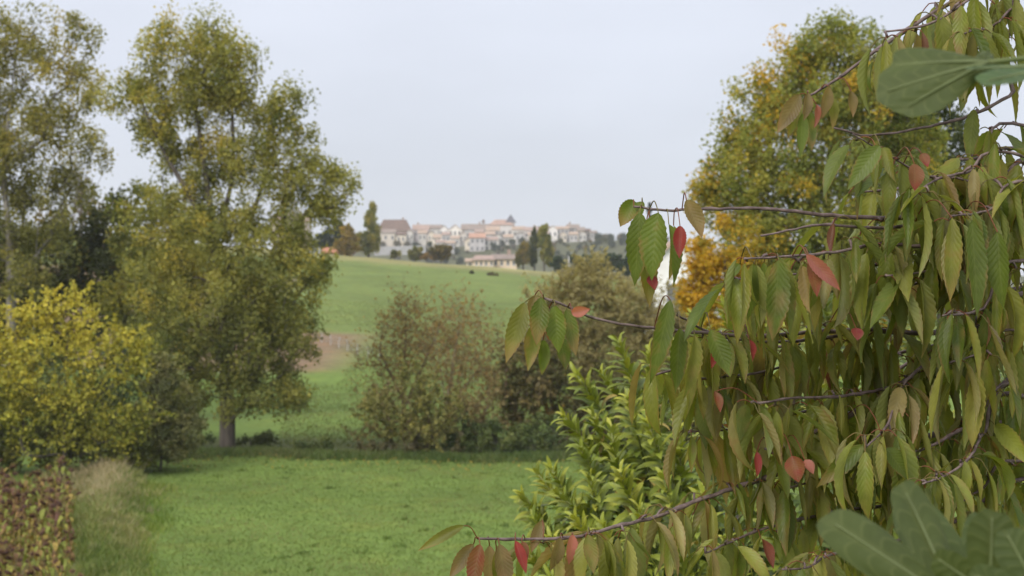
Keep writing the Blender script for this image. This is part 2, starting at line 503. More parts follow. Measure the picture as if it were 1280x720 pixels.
LM = 3.2
def tree(name, label, cat, d, lobes, trunks, pal, per=.016, leaves=26, size=.17, aspect=.75, sigma=.38, r_base=.3, r_tip=.012,
         bark='bark', mat='foliage', bias=None, group=None, droop=0.0, twigs=0, twig_len=.8, expo=2.3, depth=.85, lvar=.10, cvar=.2, bf=.3, sink=.15, gap=0.0, bright=1.0, clump=(1, 1, 1)):
    """trunks: polylines in photo pixels, the first point of the first one is the foot"""
    base = P(*trunks[0][0][:2], d); base[2] = float(ground_z(base[0], base[1]))
    seeds, par = [], []
    for k, tr in enumerate(trunks):
        pp = np.array([P(q[0], q[1], d + (q[2] if len(q) > 2 else 0)) for q in tr])
        if k == 0 or (len(tr[0]) > 3):
            pp[0][2] = float(ground_z(pp[0][0], pp[0][1])) - sink
        pp = spline(pp, max(.25, np.linalg.norm(pp[-1] - pp[0]) / 14))
        if k == 0 or not seeds or (len(tr[0]) > 3):
            p0 = -1
        else:
            p0 = int(np.argmin([np.linalg.norm(pp[0] - s) for s in seeds])); pp = pp[1:]
        for i, q in enumerate(pp):
            seeds.append(q); par.append(p0 if i == 0 else len(seeds) - 2)
    leaves = int(leaves * LM); sigma = sigma * .85; size = size * 1.08
    att, outs, lid = lobe_points(lobes, d, per, depth)
    gz = ground_z(att[:, 0], att[:, 1])
    ok = att[:, 2] > gz + .12
    att, outs = att[ok], outs[ok]
    if gap:
        # holes: drop the points where a slow 3-D wave is low
        f = np.sin(att[:, 0] * 1.9 + 1) * np.sin(att[:, 1] * 1.7 + 2) + np.sin(att[:, 2] * 1.8 + att[:, 0] * .9)
        k = f > np.quantile(f, gap)
        att, outs = att[k], outs[k]
    nodes, par = grow(np.array(seeds), par, att, bf)
    root = empty(name, base, label, cat, group)
    mb = MB()
    wood(mb, nodes, par, r_tip, expo, r_base)
    if twigs:
        m = len(att) * twigs
        p0 = np.repeat(att, twigs, axis=0)
        dv = unit(rng.normal(size=(m, 3)) * .8 + np.repeat(outs, twigs, axis=0) * .5 + np.array([0, 0, .55]))
        L = twig_len * rng.uniform(.4, 1.2, m)[:, None]
        p1 = p0 + dv * L * .5 + rng.normal(size=(m, 3)) * .04; p2 = p0 + dv * L + rng.normal(size=(m, 3)) * .1 * L
        sd_ = unit(np.cross(dv, rng.normal(size=(m, 3)))); wv = r_tip * .8
        s2 = np.cross(dv, sd_)
        v = np.stack([p0 - sd_ * wv, p0 + sd_ * wv * .5 + s2 * wv, p0 + sd_ * wv * .5 - s2 * wv,
                      p1 - sd_ * wv * .7, p1 + sd_ * wv * .4 + s2 * wv * .7, p1 + sd_ * wv * .4 - s2 * wv * .7, p2], 1).reshape(-1, 3)
        b = np.arange(m)[:, None] * 7
        q = np.concatenate([b + np.array([0, 1, 4, 3]), b + np.array([1, 2, 5, 4]), b + np.array([2, 0, 3, 5])])
        t = np.concatenate([b + np.array([3, 4, 6]), b + np.array([4, 5, 6]), b + np.array([5, 3, 6])])
        mb.add(v, q, t)
    mb.build('trunk', M[bark], root, base)
    n = len(att) * leaves
    pos = np.repeat(att, leaves, axis=0); oo = np.repeat(outs, leaves, axis=0)
    g = rng.normal(size=(n, 3)); gl = np.linalg.norm(g, axis=1, keepdims=True); g = np.where(gl > 2.2, g * (2.2 / gl) * rng.uniform(size=(n, 1)) ** .4, g)
    pos = pos + g * np.array(clump) * sigma * np.repeat(rng.uniform(.6, 1.25, len(att)), leaves)[:, None]
    if twigs:
        ti = rng.integers(0, m, n); f = rng.uniform(.2, 1.0, n)[:, None]
        pos = np.where(rng.uniform(size=(n, 1)) < .6, p0[ti] + (p2[ti] - p0[ti]) * f + g * .06, pos)
    keep = pos[:, 2] > ground_z(pos[:, 0], pos[:, 1]) + .05
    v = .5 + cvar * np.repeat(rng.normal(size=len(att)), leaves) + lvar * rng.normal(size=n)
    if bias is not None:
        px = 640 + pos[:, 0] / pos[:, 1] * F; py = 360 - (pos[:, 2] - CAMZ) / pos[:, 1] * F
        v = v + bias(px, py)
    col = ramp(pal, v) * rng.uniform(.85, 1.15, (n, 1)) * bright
    mb = MB()
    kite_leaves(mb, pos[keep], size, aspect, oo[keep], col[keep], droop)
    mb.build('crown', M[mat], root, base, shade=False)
    return root

OLIVE = [(.11, .13, .036), (.185, .195, .052), (.275, .275, .072), (.37, .34, .080), (.46, .37, .065)]
OLIVE_Y = [(.115, .12, .036), (.185, .185, .054), (.27, .255, .072), (.36, .315, .08), (.44, .34, .06)]
DARKGR = [(0.04, 0.062, 0.019), (0.073, 0.101, 0.028), (0.112, 0.137, 0.036), (0.163, 0.182, 0.048)]
YELLOW = [(.14, .16, .028), (.28, .28, .040), (.44, .39, .048), (.56, .46, .05)]
GREYGR = [(0.09, 0.106, 0.039), (0.15, 0.156, 0.053), (0.216, 0.2, 0.066), (0.288, 0.25, 0.088)]
RUSSET = [(.14, .10, .045), (.25, .165, .066), (.36, .22, .08), (.36, .285, .095)]
WILLOW = [(.21, .18, .085), (.31, .265, .115), (.41, .35, .16), (.48, .42, .21)]
ORANGE = [(.17, .17, .03), (.40, .28, .028), (.56, .33, .028), (.60, .40, .04)]
AUTUMN = [(.115, .15, .034), (.19, .22, .048), (.28, .29, .06), (.37, .33, .056), (.60, .38, .04)]

# the tall poplar in the middle of the left half
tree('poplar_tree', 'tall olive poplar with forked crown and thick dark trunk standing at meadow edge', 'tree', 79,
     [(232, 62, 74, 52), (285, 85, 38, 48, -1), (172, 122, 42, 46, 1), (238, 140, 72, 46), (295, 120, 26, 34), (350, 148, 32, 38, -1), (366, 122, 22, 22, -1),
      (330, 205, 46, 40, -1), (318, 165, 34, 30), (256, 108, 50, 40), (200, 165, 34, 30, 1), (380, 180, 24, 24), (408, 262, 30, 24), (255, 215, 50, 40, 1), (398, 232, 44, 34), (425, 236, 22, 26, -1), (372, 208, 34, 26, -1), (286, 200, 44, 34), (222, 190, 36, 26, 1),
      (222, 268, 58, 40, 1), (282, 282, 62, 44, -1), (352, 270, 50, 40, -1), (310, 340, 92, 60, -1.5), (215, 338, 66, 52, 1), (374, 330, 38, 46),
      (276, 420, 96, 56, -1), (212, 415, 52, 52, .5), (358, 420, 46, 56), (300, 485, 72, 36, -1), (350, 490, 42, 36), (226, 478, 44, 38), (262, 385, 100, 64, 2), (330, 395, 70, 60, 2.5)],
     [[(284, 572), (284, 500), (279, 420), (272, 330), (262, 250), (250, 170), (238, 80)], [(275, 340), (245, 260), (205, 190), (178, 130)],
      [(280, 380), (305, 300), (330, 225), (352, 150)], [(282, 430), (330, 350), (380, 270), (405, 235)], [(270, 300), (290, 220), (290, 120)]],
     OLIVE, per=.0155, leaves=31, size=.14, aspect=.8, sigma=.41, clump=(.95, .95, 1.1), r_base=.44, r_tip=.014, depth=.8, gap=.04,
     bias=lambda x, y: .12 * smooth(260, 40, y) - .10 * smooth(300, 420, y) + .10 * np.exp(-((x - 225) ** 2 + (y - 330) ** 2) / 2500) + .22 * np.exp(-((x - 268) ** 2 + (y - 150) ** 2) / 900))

# the poplar cut by the left edge of the picture
tree('poplar_tree', 'open crowned poplar with two pale leaning trunks at the left edge', 'tree', 90,
     [(22, 52, 62, 40), (-10, 80, 50, 60), (88, 42, 26, 30), (118, 55, 14, 30), (58, 95, 44, 36), (20, 140, 52, 46, 1), (78, 138, 34, 32), (116, 120, 18, 26, -1),
      (108, 180, 24, 22, -1), (40, 230, 44, 36, 1), (96, 95, 30, 30), (45, 165, 40, 36), (60, 300, 46, 30, 1), (10, 320, 40, 44, -1), (40, 350, 40, 30, -1), (64, 190, 36, 30), (12, 205, 44, 42), (84, 222, 40, 26, 1), (128, 205, 12, 18), (-30, 170, 50, 70), (18, 265, 42, 36, 1), (70, 262, 34, 24), (100, 238, 26, 20, 1), (-30, 280, 50, 50)],
     [[(16, 385), (12, 300), (4, 220), (14, 120), (22, 40)], [(40, 385, 0, 1), (46, 300), (62, 220), (88, 130), (112, 50)], [(50, 285), (90, 215), (118, 180)], [(8, 250), (-20, 150), (-30, 80)], [(60, 225), (50, 150), (62, 90)]],
     OLIVE_Y, per=.0135, leaves=27, size=.15, aspect=.8, sigma=.45, gap=.06, clump=(.95, .95, 1.1), r_base=.30, r_tip=.016, bark='pale_bark',
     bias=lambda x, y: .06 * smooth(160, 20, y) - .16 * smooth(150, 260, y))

# darker trees between and behind those two
tree('broadleaf_tree', 'dark green bushy tree behind the yellow tree, under the open poplar', 'tree', 104,
     [(60, 330, 60, 50), (20, 345, 60, 55), (115, 325, 46, 52), (130, 282, 28, 30), (150, 350, 50, 60), (80, 290, 36, 30), (-20, 320, 40, 60), (150, 270, 26, 28, 2), (60, 400, 110, 60), (-20, 400, 60, 60)],
     [[(70, 470), (72, 380), (78, 300)], [(74, 400), (120, 350), (132, 280)], [(72, 400), (30, 360), (-10, 330)]],
     [(.022, .03, .010), (.045, .055, .017), (.075, .08, .022), (.26, .18, .03)], per=.010, leaves=28, size=.27, sigma=.55, r_base=.3, cvar=.22,
     bias=lambda x, y: .35 * np.exp(-((x - 80) ** 2 + (y - 262) ** 2) / 500))
tree('bare_tree', 'leafless pinkish grey tree above the dark bushes, between two poplars', 'tree', 112,
     [(100, 238, 11, 26), (104, 262, 14, 20)], [[(102, 420), (102, 320), (101, 220)]],
     [(.20, .14, .12), (.28, .20, .17)], per=.16, leaves=2, size=.15, sigma=.3, r_base=.16, r_tip=.02, bark='pale_bark', twigs=4, twig_len=.8)
tree('broadleaf_tree', 'olive tree with yellowing leaves filling the gap left of the tall poplar', 'tree', 96,
     [(190, 262, 42, 36), (165, 320, 40, 50), (200, 360, 50, 70), (160, 400, 40, 60), (235, 300, 40, 50)],
     [[(190, 520), (188, 400), (190, 280)]], OLIVE, per=.012, leaves=26, size=.24, sigma=.5, r_base=.25)

# yellow tree at the field corner
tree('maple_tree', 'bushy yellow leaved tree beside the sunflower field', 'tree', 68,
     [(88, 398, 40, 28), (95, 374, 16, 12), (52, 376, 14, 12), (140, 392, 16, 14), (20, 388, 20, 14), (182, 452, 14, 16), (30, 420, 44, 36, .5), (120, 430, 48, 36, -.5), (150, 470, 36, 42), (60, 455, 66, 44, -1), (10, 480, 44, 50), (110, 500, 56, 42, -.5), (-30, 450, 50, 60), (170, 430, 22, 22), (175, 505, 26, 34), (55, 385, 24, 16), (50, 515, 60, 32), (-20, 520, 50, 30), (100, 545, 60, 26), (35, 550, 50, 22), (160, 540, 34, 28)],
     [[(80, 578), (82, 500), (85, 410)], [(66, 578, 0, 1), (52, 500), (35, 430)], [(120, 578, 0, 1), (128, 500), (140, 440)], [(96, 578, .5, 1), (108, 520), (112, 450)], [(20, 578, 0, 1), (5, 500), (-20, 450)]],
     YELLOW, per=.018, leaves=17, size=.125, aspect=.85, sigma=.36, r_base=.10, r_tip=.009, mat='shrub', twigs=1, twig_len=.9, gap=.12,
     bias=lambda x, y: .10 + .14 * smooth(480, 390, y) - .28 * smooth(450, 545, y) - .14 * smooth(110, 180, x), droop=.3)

def bush(name, label, d, lobes, pal, foot, group=None, cat='bush', **kw):
    a = dict(per=.03, leaves=26, size=.14, aspect=.7, sigma=.2, r_base=.07, r_tip=.008, mat='shrub', depth=1.0)
    a.update(kw)
    x, y = foot
    tr = [[(x, y), (x + 2, y - 12), (x, y - 28)], [(x + 6, y, 0, 1), (x + 14, y - 25)], [(x - 6, y, 0, 1), (x - 15, y - 25)]]
    return tree(name, label, cat, d, lobes, tr, pal, group=group, **a)

bush('hedge_bush', 'grey green bush with loose branches right of the yellow tree', 71, [(205, 510, 42, 40), (170, 540, 36, 34), (232, 540, 30, 32), (196, 470, 26, 26), (190, 560, 50, 22)], GREYGR, (200, 582), per=.03, sigma=.25)
bush('hedge_bush', 'dark low bush left of the thick poplar trunk', 80, [(238, 556, 32, 20), (225, 540, 22, 22)], DARKGR, (238, 574))
bush('hedge_bush', 'dark rounded low bush right of the thick poplar trunk', 79, [(392, 560, 30, 14), (375, 565, 22, 10), (408, 562, 18, 14)], DARKGR, (392, 574))
bush('hedge_bush', 'small green scrub growing at the foot of the poplar trunk', 81, [(310, 560, 26, 14), (335, 555, 22, 16), (285, 563, 30, 9)], [(.04, .055, .015), (.08, .10, .025), (.12, .13, .03)], (312, 573))

bush('hedge_bush', 'dark olive undergrowth below the yellow tree', 70, [(40, 572, 60, 16), (110, 574, 60, 15), (175, 574, 30, 14), (-10, 572, 40, 18), (40, 545, 60, 30), (110, 550, 60, 30), (-10, 540, 50, 36), (165, 560, 34, 24), (80, 520, 70, 26)], [(.05, .065, .02), (.10, .115, .03), (.16, .17, .036), (.26, .24, .04)], (80, 585), per=.016, sigma=.3)
bush('hedge_bush', 'dark hedge behind the yellow tree, left of the thick poplar trunk', 84, [(60, 480, 70, 46), (140, 500, 60, 44), (200, 520, 50, 40), (10, 470, 60, 60), (230, 500, 34, 34), (160, 455, 40, 34)], DARKGR, (120, 572), per=.012, sigma=.4, size=.2)

# the autumn thicket in the middle
tree('thicket_tree', 'russet twiggy tree with a thin brown crown left in the thicket', 'tree', 86,
     [(520, 395, 36, 30), (490, 430, 36, 40), (540, 420, 40, 42), (470, 470, 26, 34), (508, 462, 44, 36)],
     [[(505, 575), (504, 500), (508, 400)], [(504, 500), (475, 440)], [(505, 510), (545, 420)]],
     RUSSET, per=.026, leaves=7, size=.13, aspect=.7, sigma=.35, r_base=.13, r_tip=.009, bark='twig', twigs=4, twig_len=1.6)
tree('thicket_tree', 'reddish brown tree with pale inner stems in the middle of the thicket', 'tree', 84,
     [(580, 410, 36, 30), (560, 445, 40, 40), (600, 450, 40, 40), (570, 490, 44, 40), (618, 480, 30, 40), (585, 385, 20, 18)],
     [[(560, 575), (558, 510), (575, 400)], [(560, 520), (545, 430)], [(560, 510), (615, 440)]],
     RUSSET, per=.026, leaves=7, size=.13, aspect=.7, sigma=.35, r_base=.12, r_tip=.009, bark='pale_twig', twigs=4, twig_len=1.6)
bush('thicket_bush', 'yellow green shrub standing in front of the russet trees', 79, [(520, 480, 28, 28), (495, 510, 36, 34), (545, 515, 36, 36), (520, 540, 44, 26), (465, 520, 18, 18)],
     [(.085, .09, .028), (.16, .16, .042), (.26, .24, .06), (.34, .28, .07)], (520, 578), per=.03, leaves=20, size=.13, sigma=.24, bark='twig', twigs=1, r_base=.09)
bush('thicket_bush', 'dark bramble mound at the foot of the thicket, right half', 80, [(590, 545, 34, 28), (640, 550, 44, 26), (690, 545, 40, 34), (620, 565, 60, 14), (560, 560, 30, 16)], DARKGR, (620, 578), per=.028)
bush('thicket_bush', 'brownish low scrub under the yellow green shrub', 78.5, [(470, 566, 34, 12), (520, 567, 40, 12), (440, 568, 24, 8), (565, 570, 30, 8)], [(.05, .05, .02), (.09, .08, .03), (.14, .11, .045)], (500, 577), per=.035, twigs=1)
tree('willow_tree', 'pale feathery willow with fine tan twigs right of the thicket', 'tree', 84,
     [(756, 360, 50, 34), (700, 385, 44, 34), (720, 400, 44, 40), (800, 390, 50, 40), (690, 430, 40, 46), (740, 440, 60, 50), (830, 430, 44, 60), (790, 460, 60, 50), (850, 385, 36, 34), (745, 352, 22, 14), (880, 430, 44, 60)],
     [[(740, 575), (742, 500), (750, 380)], [(742, 510), (700, 430)], [(742, 500), (800, 400)], [(744, 520), (850, 410)]],
     WILLOW, per=.018, leaves=34, size=.26, aspect=.26, sigma=.34, r_base=.2, r_tip=.010, bark='pale_twig', twigs=3, twig_len=1.3)
tree('thicket_tree', 'dull olive tree between the willow and the russet trees', 'tree', 82,
     [(660, 470, 38, 44), (690, 490, 44, 44), (730, 510, 50, 44), (650, 505, 30, 30), (780, 510, 60, 50)],
     [[(690, 575), (690, 520), (680, 440)], [(690, 530), (740, 490)]],
     [(.045, .05, .02), (.085, .085, .032), (.14, .13, .045), (.19, .16, .05), (.42, .24, .03)], per=.022, leaves=22, size=.16, sigma=.3, cvar=.16, bias=lambda x, y: -.06 + .5 * np.exp(-((x - 683) ** 2 + (y - 510) ** 2) / 120), r_base=.12, bark='twig', twigs=2, twig_len=.9)

bush('thicket_bush', 'brown green hedge mass right of the thicket, behind the laurel', 83, [(770, 540, 60, 44), (850, 530, 70, 54), (930, 540, 70, 60), (720, 550, 44, 36), (820, 560, 80, 30)], [(.06, .065, .026), (.105, .10, .036), (.16, .135, .05), (.21, .16, .055)], (800, 578), per=.014, sigma=.32, size=.17, twigs=1)
bush('thicket_bush', 'olive brown tangle linking the russet trees to the dull olive tree', 82, [(640, 440, 34, 40), (650, 490, 44, 44), (600, 520, 50, 40), (480, 510, 34, 40), (560, 540, 60, 26), (450, 545, 20, 20)],
     [(.10, .085, .036), (.17, .13, .05), (.25, .185, .066), (.27, .23, .085)], (600, 578), per=.022, leaves=12, sigma=.3, size=.14, twigs=2, bark='twig')
# right hand trees
tree('poplar_tree', 'broad green and gold poplar standing behind the cherry branches', 'tree', 62,
     [(1045, 62, 66, 40), (1128, 110, 44, 50), (1140, 180, 40, 60, 1), (990, 90, 50, 40), (1100, 92, 60, 46), (955, 130, 42, 42), (1010, 140, 60, 50, -1), (1075, 140, 70, 50, -1), (920, 190, 34, 50), (960, 210, 60, 54, -1.5), (1040, 215, 80, 60, -1.5), (1115, 190, 50, 60),
      (898, 245, 38, 50), (945, 285, 62, 50, -1), (1030, 300, 90, 60, -1.5), (1100, 290, 70, 70), (975, 355, 70, 60), (1050, 390, 90, 60), (1120, 380, 60, 70), (885, 225, 18, 26)],
     [[(1040, 600), (1038, 450), (1034, 330), (1036, 200), (1042, 80)], [(1036, 340), (980, 240), (950, 140)], [(1036, 330), (1080, 220), (1100, 110)], [(1037, 420), (960, 330), (915, 240)]],
     AUTUMN, per=.019, leaves=30, size=.115, aspect=.85, sigma=.34, clump=(1, 1, 1.05), r_base=.35, r_tip=.012,
     bias=lambda x, y: .30 * smooth(1000, 895, x) * smooth(300, 60, y) + .28 * smooth(980, 880, x) * smooth(230, 300, y) - .10 * smooth(990, 1100, x) + .05 * smooth(160, 40, y), cvar=.24)
tree('cherry_plum_tree', 'small tree with bright orange leaves below the gold poplar', 'tree', 52,
     [(880, 290, 26, 28), (905, 325, 34, 32), (880, 360, 34, 30), (925, 360, 40, 40), (950, 320, 36, 36), (905, 395, 50, 30), (870, 385, 18, 18), (960, 400, 40, 40)],
     [[(920, 640), (916, 480), (905, 320)], [(915, 470), (945, 350)]],
     ORANGE, per=.016, leaves=26, size=.13, aspect=.8, sigma=.24, r_base=.14, r_tip=.008, gap=.15,
     bias=lambda x, y: -.28 * smooth(900, 960, x) - .1 * smooth(330, 400, y))
tree('broadleaf_tree', 'dark green open tree at right, beyond the gold poplar', 'tree', 74,
     [(1172, 140, 40, 34), (1190, 180, 36, 44), (1150, 180, 50, 50), (1175, 225, 50, 40), (1225, 260, 50, 50), (1170, 280, 60, 50)],
     [[(1180, 640), (1178, 400), (1172, 150)]],
     [(.028, .045, .014), (.05, .07, .022), (.08, .095, .03), (.12, .12, .035)], per=.012, leaves=20, size=.18, sigma=.36, r_base=.25)

# trees on the ridge and in front of the village
def far_tree(name, label, d, lobes, pal, foot, group=None, cat='tree', **kw):
    a = dict(per=.10, leaves=22, size=.55, aspect=.8, sigma=.5, r_base=.22, r_tip=.03, depth=.8, sink=.3)
    a.update(kw)
    return tree(name, label, cat, d, lobes, [[foot, (foot[0], (foot[1] + lobes[0][1]) / 2), (lobes[0][0], lobes[0][1])]], pal, group=group, **a)

RIDGE = 350
PGREEN = [(.11, .13, .034), (.19, .20, .045), (.30, .27, .055), (.38, .31, .05)]
far_tree('lombardy_poplar', 'green and yellow column poplar at the left end of the ridge', RIDGE, [(464, 280, 8, 22), (460, 300, 12, 20), (467, 264, 5, 11), (449, 303, 7, 14), (468, 298, 7, 22)], PGREEN, (461, 322), size=.42, sigma=.42, per=.13, clump=(.9, .9, 1.5))
far_tree('ridge_bush', 'orange and yellow bush beside the column poplar on the ridge', RIDGE - 6, [(434, 296, 10, 14), (440, 308, 14, 10), (426, 305, 10, 10)], [(.12, .10, .03), (.28, .20, .04), (.42, .26, .035)], (434, 320), cat='bush')
far_tree('conifer_tree', 'dark green clump behind the orange bush on the ridge', RIDGE + 14, [(420, 298, 14, 14), (408, 300, 14, 12), (422, 284, 7, 9)], [(.018, .03, .018), (.03, .045, .022), (.05, .06, .028)], (418, 320))
far_tree('bare_poplar', 'pale bare poplar left of its twin, seen past the tall poplar', 300, [(356, 276, 4, 22), (356, 255, 3, 12)], [(.30, .25, .18), (.42, .36, .26)], (356, 318), per=.25, leaves=4, size=.3, sigma=.25, r_base=.3, r_tip=.05, bark='pale_bark', twigs=3, twig_len=1.8)
far_tree('bare_poplar', 'pale bare poplar right of its twin, seen past the tall poplar', 305, [(370, 272, 4, 26), (376, 282, 3, 20)], [(.30, .25, .18), (.42, .36, .26)], (370, 318), per=.25, leaves=4, size=.3, sigma=.25, r_base=.3, r_tip=.05, bark='pale_bark', twigs=3, twig_len=1.8)
far_tree('lombardy_poplar', 'tallest of the column poplars before the village', 372, [(680, 306, 8.5, 22), (678, 291, 5, 11), (685, 318, 8, 16)], PGREEN, (680, 336), sigma=.30, size=.42, per=.30, clump=(.8, .8, 1.7))
far_tree('lombardy_poplar', 'dark column poplar touching the left side of the tallest one', 374, [(667, 310, 5, 19), (668, 296, 3.5, 11), (666, 321, 6, 12)], [(.05, .065, .022), (.085, .10, .03), (.14, .14, .035)], (668, 336), sigma=.28, size=.4, per=.40, clump=(.8, .8, 1.7))
far_tree('lombardy_poplar', 'short yellowish column poplar leftmost of the three before the village', 370, [(654, 316, 5.5, 15), (649, 323, 5, 10), (658, 323, 5, 11)], [(.08, .085, .03), (.17, .15, .04), (.32, .22, .04)], (654, 335), sigma=.28, size=.4, per=.40, clump=(.8, .8, 1.7))
far_tree('cypress_tree', 'thin dark cypress rising behind the hanging cherry leaves', 330, [(811, 290, 4, 16), (811, 270, 3, 14), (811, 254, 2, 9), (811, 312, 5, 20)], [(.03, .04, .03), (.05, .06, .04)], (811, 345), per=.2, size=.4, sigma=.22)
for px, py, rx, ry, pal, lab in [
        (493, 318, 6, 4, GREYGR, 'small round olive bush leftmost on the ridge line'),
        (519, 316, 9, 7, GREYGR, 'rounded olive bush on the ridge under the retaining wall'),
        (551, 315, 14, 9, [(.09, .08, .03), (.16, .12, .035), (.26, .17, .04)], 'wide olive and rust bush on the ridge right of the rounded olive one'),
        (533, 321, 10, 3, RUSSET, 'flat rusty scrub between the two olive bushes on the ridge')]:
    far_tree('ridge_bush', lab, RIDGE + 4, [(px, py, rx, ry), (px - rx * .4, py + ry * .4, rx * .5, ry * .5)], pal, (px, 326), cat='bush', per=.35, size=.45, sigma=.3, r_base=.1)
far_tree('field_bush', 'lone dark bush in the middle of the green slope', 290, [(610, 346, 8, 4), (616, 345, 6, 4), (604, 348, 4, 3)], [(.08, .075, .03), (.13, .115, .04), (.18, .145, .05)], (612, 352), cat='bush', per=.5, size=.35, sigma=.25, r_base=.1)
far_tree('field_bush', 'tiny dark sapling left of the lone bush on the slope', 292, [(590, 342, 2, 3)], [(.05, .05, .02), (.09, .08, .03)], (590, 345), cat='bush', per=1.2, size=.25, sigma=.15, r_base=.05)
far_tree('conifer_tree', 'dark green conifer right of the column poplars on the ridge', 345, [(699, 330, 9, 9), (697, 324, 6, 6)], [(.02, .04, .018), (.035, .06, .024), (.05, .08, .03)], (699, 341), per=.3, size=.4, sigma=.3)
for i, (px, py, rx, ry, lab) in enumerate([(722, 326, 12, 7, 'dark clipped evergreen nearest the white post'), (741, 328, 13, 9, 'dark evergreen in the middle of the field hedge'), (760, 326, 13, 10, 'dark evergreen with a ragged top in the field hedge'),
                                           (781, 330, 14, 12, 'dark evergreen behind the hanging cherry leaves in the field hedge'), (736, 340, 9, 6, 'rusty topped low evergreen before the field hedge')]):
    far_tree('evergreen_bush', lab, 340 - i * 2, [(px, py, rx, ry), (px + 4, py + 4, rx * .8, ry * .8)], [(.02, .038, .016), (.03, .055, .02), (.05, .075, .026)], (px, 345), cat='bush', group='evergreens of the field hedge', per=.25, size=.45, sigma=.35)
for px, py, lab in [(715, 340, 'pale grassy bush under the white post'), (770, 348, 'pale grassy bush right of the rusty evergreen')]:
    far_tree('field_bush', lab, 325, [(px, py, 14, 6), (px + 12, py + 3, 12, 5)], WILLOW, (px, 350), cat='bush', per=.25, size=.4, sigma=.3)

# ------------------------------------------------------------------ buildings
LIME = (.56, .53, .48); CREAM = (.66, .58, .46); WHITE = (.74, .71, .66); GREYW = (.46, .44, .42); TAN = (.60, .46, .34)
R_BROWN = (.16, .11, .09); R_PINK = (.35, .26, .22); R_ORANGE = (.42, .25, .18); R_GREY = (.26, .21, .18); R_TAN = (.40, .30, .23)

def house(label, x0, x1, ytop, yeave, ybase, d, wall, roof, depth=9.0, gable=False, hip=0.0, wins=(3, 1), chim=None, rot=0.0, name='village_house', cat='house', group='houses of the hill village', parent=None, root=None):
    k = d / F
    W = (x1 - x0) * k; He = (ybase - yeave) * k; Hr = max(.4, (yeave - ytop) * k)
    cx = ((x0 + x1) / 2 - 640) * k; zb = CAMZ + (360 - ybase) * k
    gz = float(min(ground_z(cx - W / 2, d), ground_z(cx + W / 2, d), ground_z(cx, d + depth)))
    zlow = min(zb, gz - .4)
    if root is None:
        root = empty(name, (cx, d, zlow), label, cat, group)
        root.rotation_euler[2] = rot
    off = np.array([0, 0, zb - zlow])
    mb = MB()
    box(mb, -W / 2, W / 2, 0, depth, zlow - zb, He, wall)
    if gable:
        mb.add([(-W / 2, 0, He), (W / 2, 0, He), (0, 0, He + Hr), (-W / 2, depth, He), (W / 2, depth, He), (0, depth, He + Hr)], None, [(0, 1, 2), (4, 3, 5)], col=wall)
    elif hip == 0:
        mb.add([(-W / 2, 0, He), (-W / 2, depth, He), (-W / 2, depth / 2, He + Hr), (W / 2, 0, He), (W / 2, depth, He), (W / 2, depth / 2, He + Hr)], None, [(1, 0, 2), (3, 4, 5)], col=wall)
    for v in mb.v:
        v += off
    mb.build('wall', M['plaster'], root, shade=False)
    mb = MB(); e = .45; t = .28
    if gable:
        s = Hr / (W / 2)
        A = [(-W / 2 - e, -e, He - e * s), (0, -e, He + Hr), (0, depth + e, He + Hr), (-W / 2 - e, depth + e, He - e * s)]
        B = [(0, -e, He + Hr), (W / 2 + e, -e, He - e * s), (W / 2 + e, depth + e, He - e * s), (0, depth + e, He + Hr)]
    else:
        s = Hr / (depth / 2); h = hip * W / 2
        A = [(-W / 2 - e, -e, He - e * s), (W / 2 + e, -e, He - e * s), (W / 2 + e - h, depth / 2, He + Hr), (-W / 2 - e + h, depth / 2, He + Hr)]
        B = [(-W / 2 - e + h, depth / 2, He + Hr), (W / 2 + e - h, depth / 2, He + Hr), (W / 2 + e, depth + e, He - e * s), (-W / 2 - e, depth + e, He - e * s)]
    for S in (A, B):
        S = np.array(S, float)
        v = np.concatenate([S, S + [0, 0, t]])
        mb.add(v + off, [(3, 2, 1, 0), (4, 5, 6, 7), (0, 1, 5, 4), (1, 2, 6, 5), (2, 3, 7, 6), (3, 0, 4, 7)], col=roof)
    if hip and not gable:
        for sg in (-1, 1):
            mb.add(np.array([(sg * (W / 2 + e), -e, He - e * s + t), (sg * (W / 2 + e), depth + e, He - e * s + t), (sg * (W / 2 + e - h), depth / 2, He + Hr + t)]) + off, None, [(0, 1, 2) if sg > 0 else (1, 0, 2)], col=roof)
    rf = mb.build('roof', M['tile'], root, shade=False)
    if chim is not None:
        mb = MB(); c = chim * W / 2
        box(mb, c - .45, c + .45, depth / 2 - .4, depth / 2 + .4, He + Hr - .3, He + Hr + 1.3, R_PINK)
        box(mb, c - .55, c + .55, depth / 2 - .5, depth / 2 + .5, He + Hr + 1.303, He + Hr + 1.5, R_TAN)
        for v in mb.v:
            v += off
        mb.build('chimney', M['tile'], rf, shade=False)
    nx, nzr = wins
    for j in range(nzr):
        for i in range(nx):
            wx = -W / 2 + W * (i + .5) / nx + rng.uniform(-.1, .1) * W / nx
            wz = He * (j + .55) / nzr
            ww = min(.65, W / nx * .25); wh = min(.95, He / nzr * .27)
            mb = MB(); box(mb, wx - ww, wx + ww, -.03, .25, wz - wh, wz + wh)
            for v in mb.v:
                v += off
            wo = mb.build('window', M['dark'], root, shade=False)
            mb = MB()
            box(mb, wx - ww - .15, wx + ww + .15, -.12, .1, wz - wh - .2, wz - wh - .003, (.6, .57, .53))
            for v in mb.v:
                v += off
            mb.build('sill', M['plaster'], wo, shade=False)
    return root

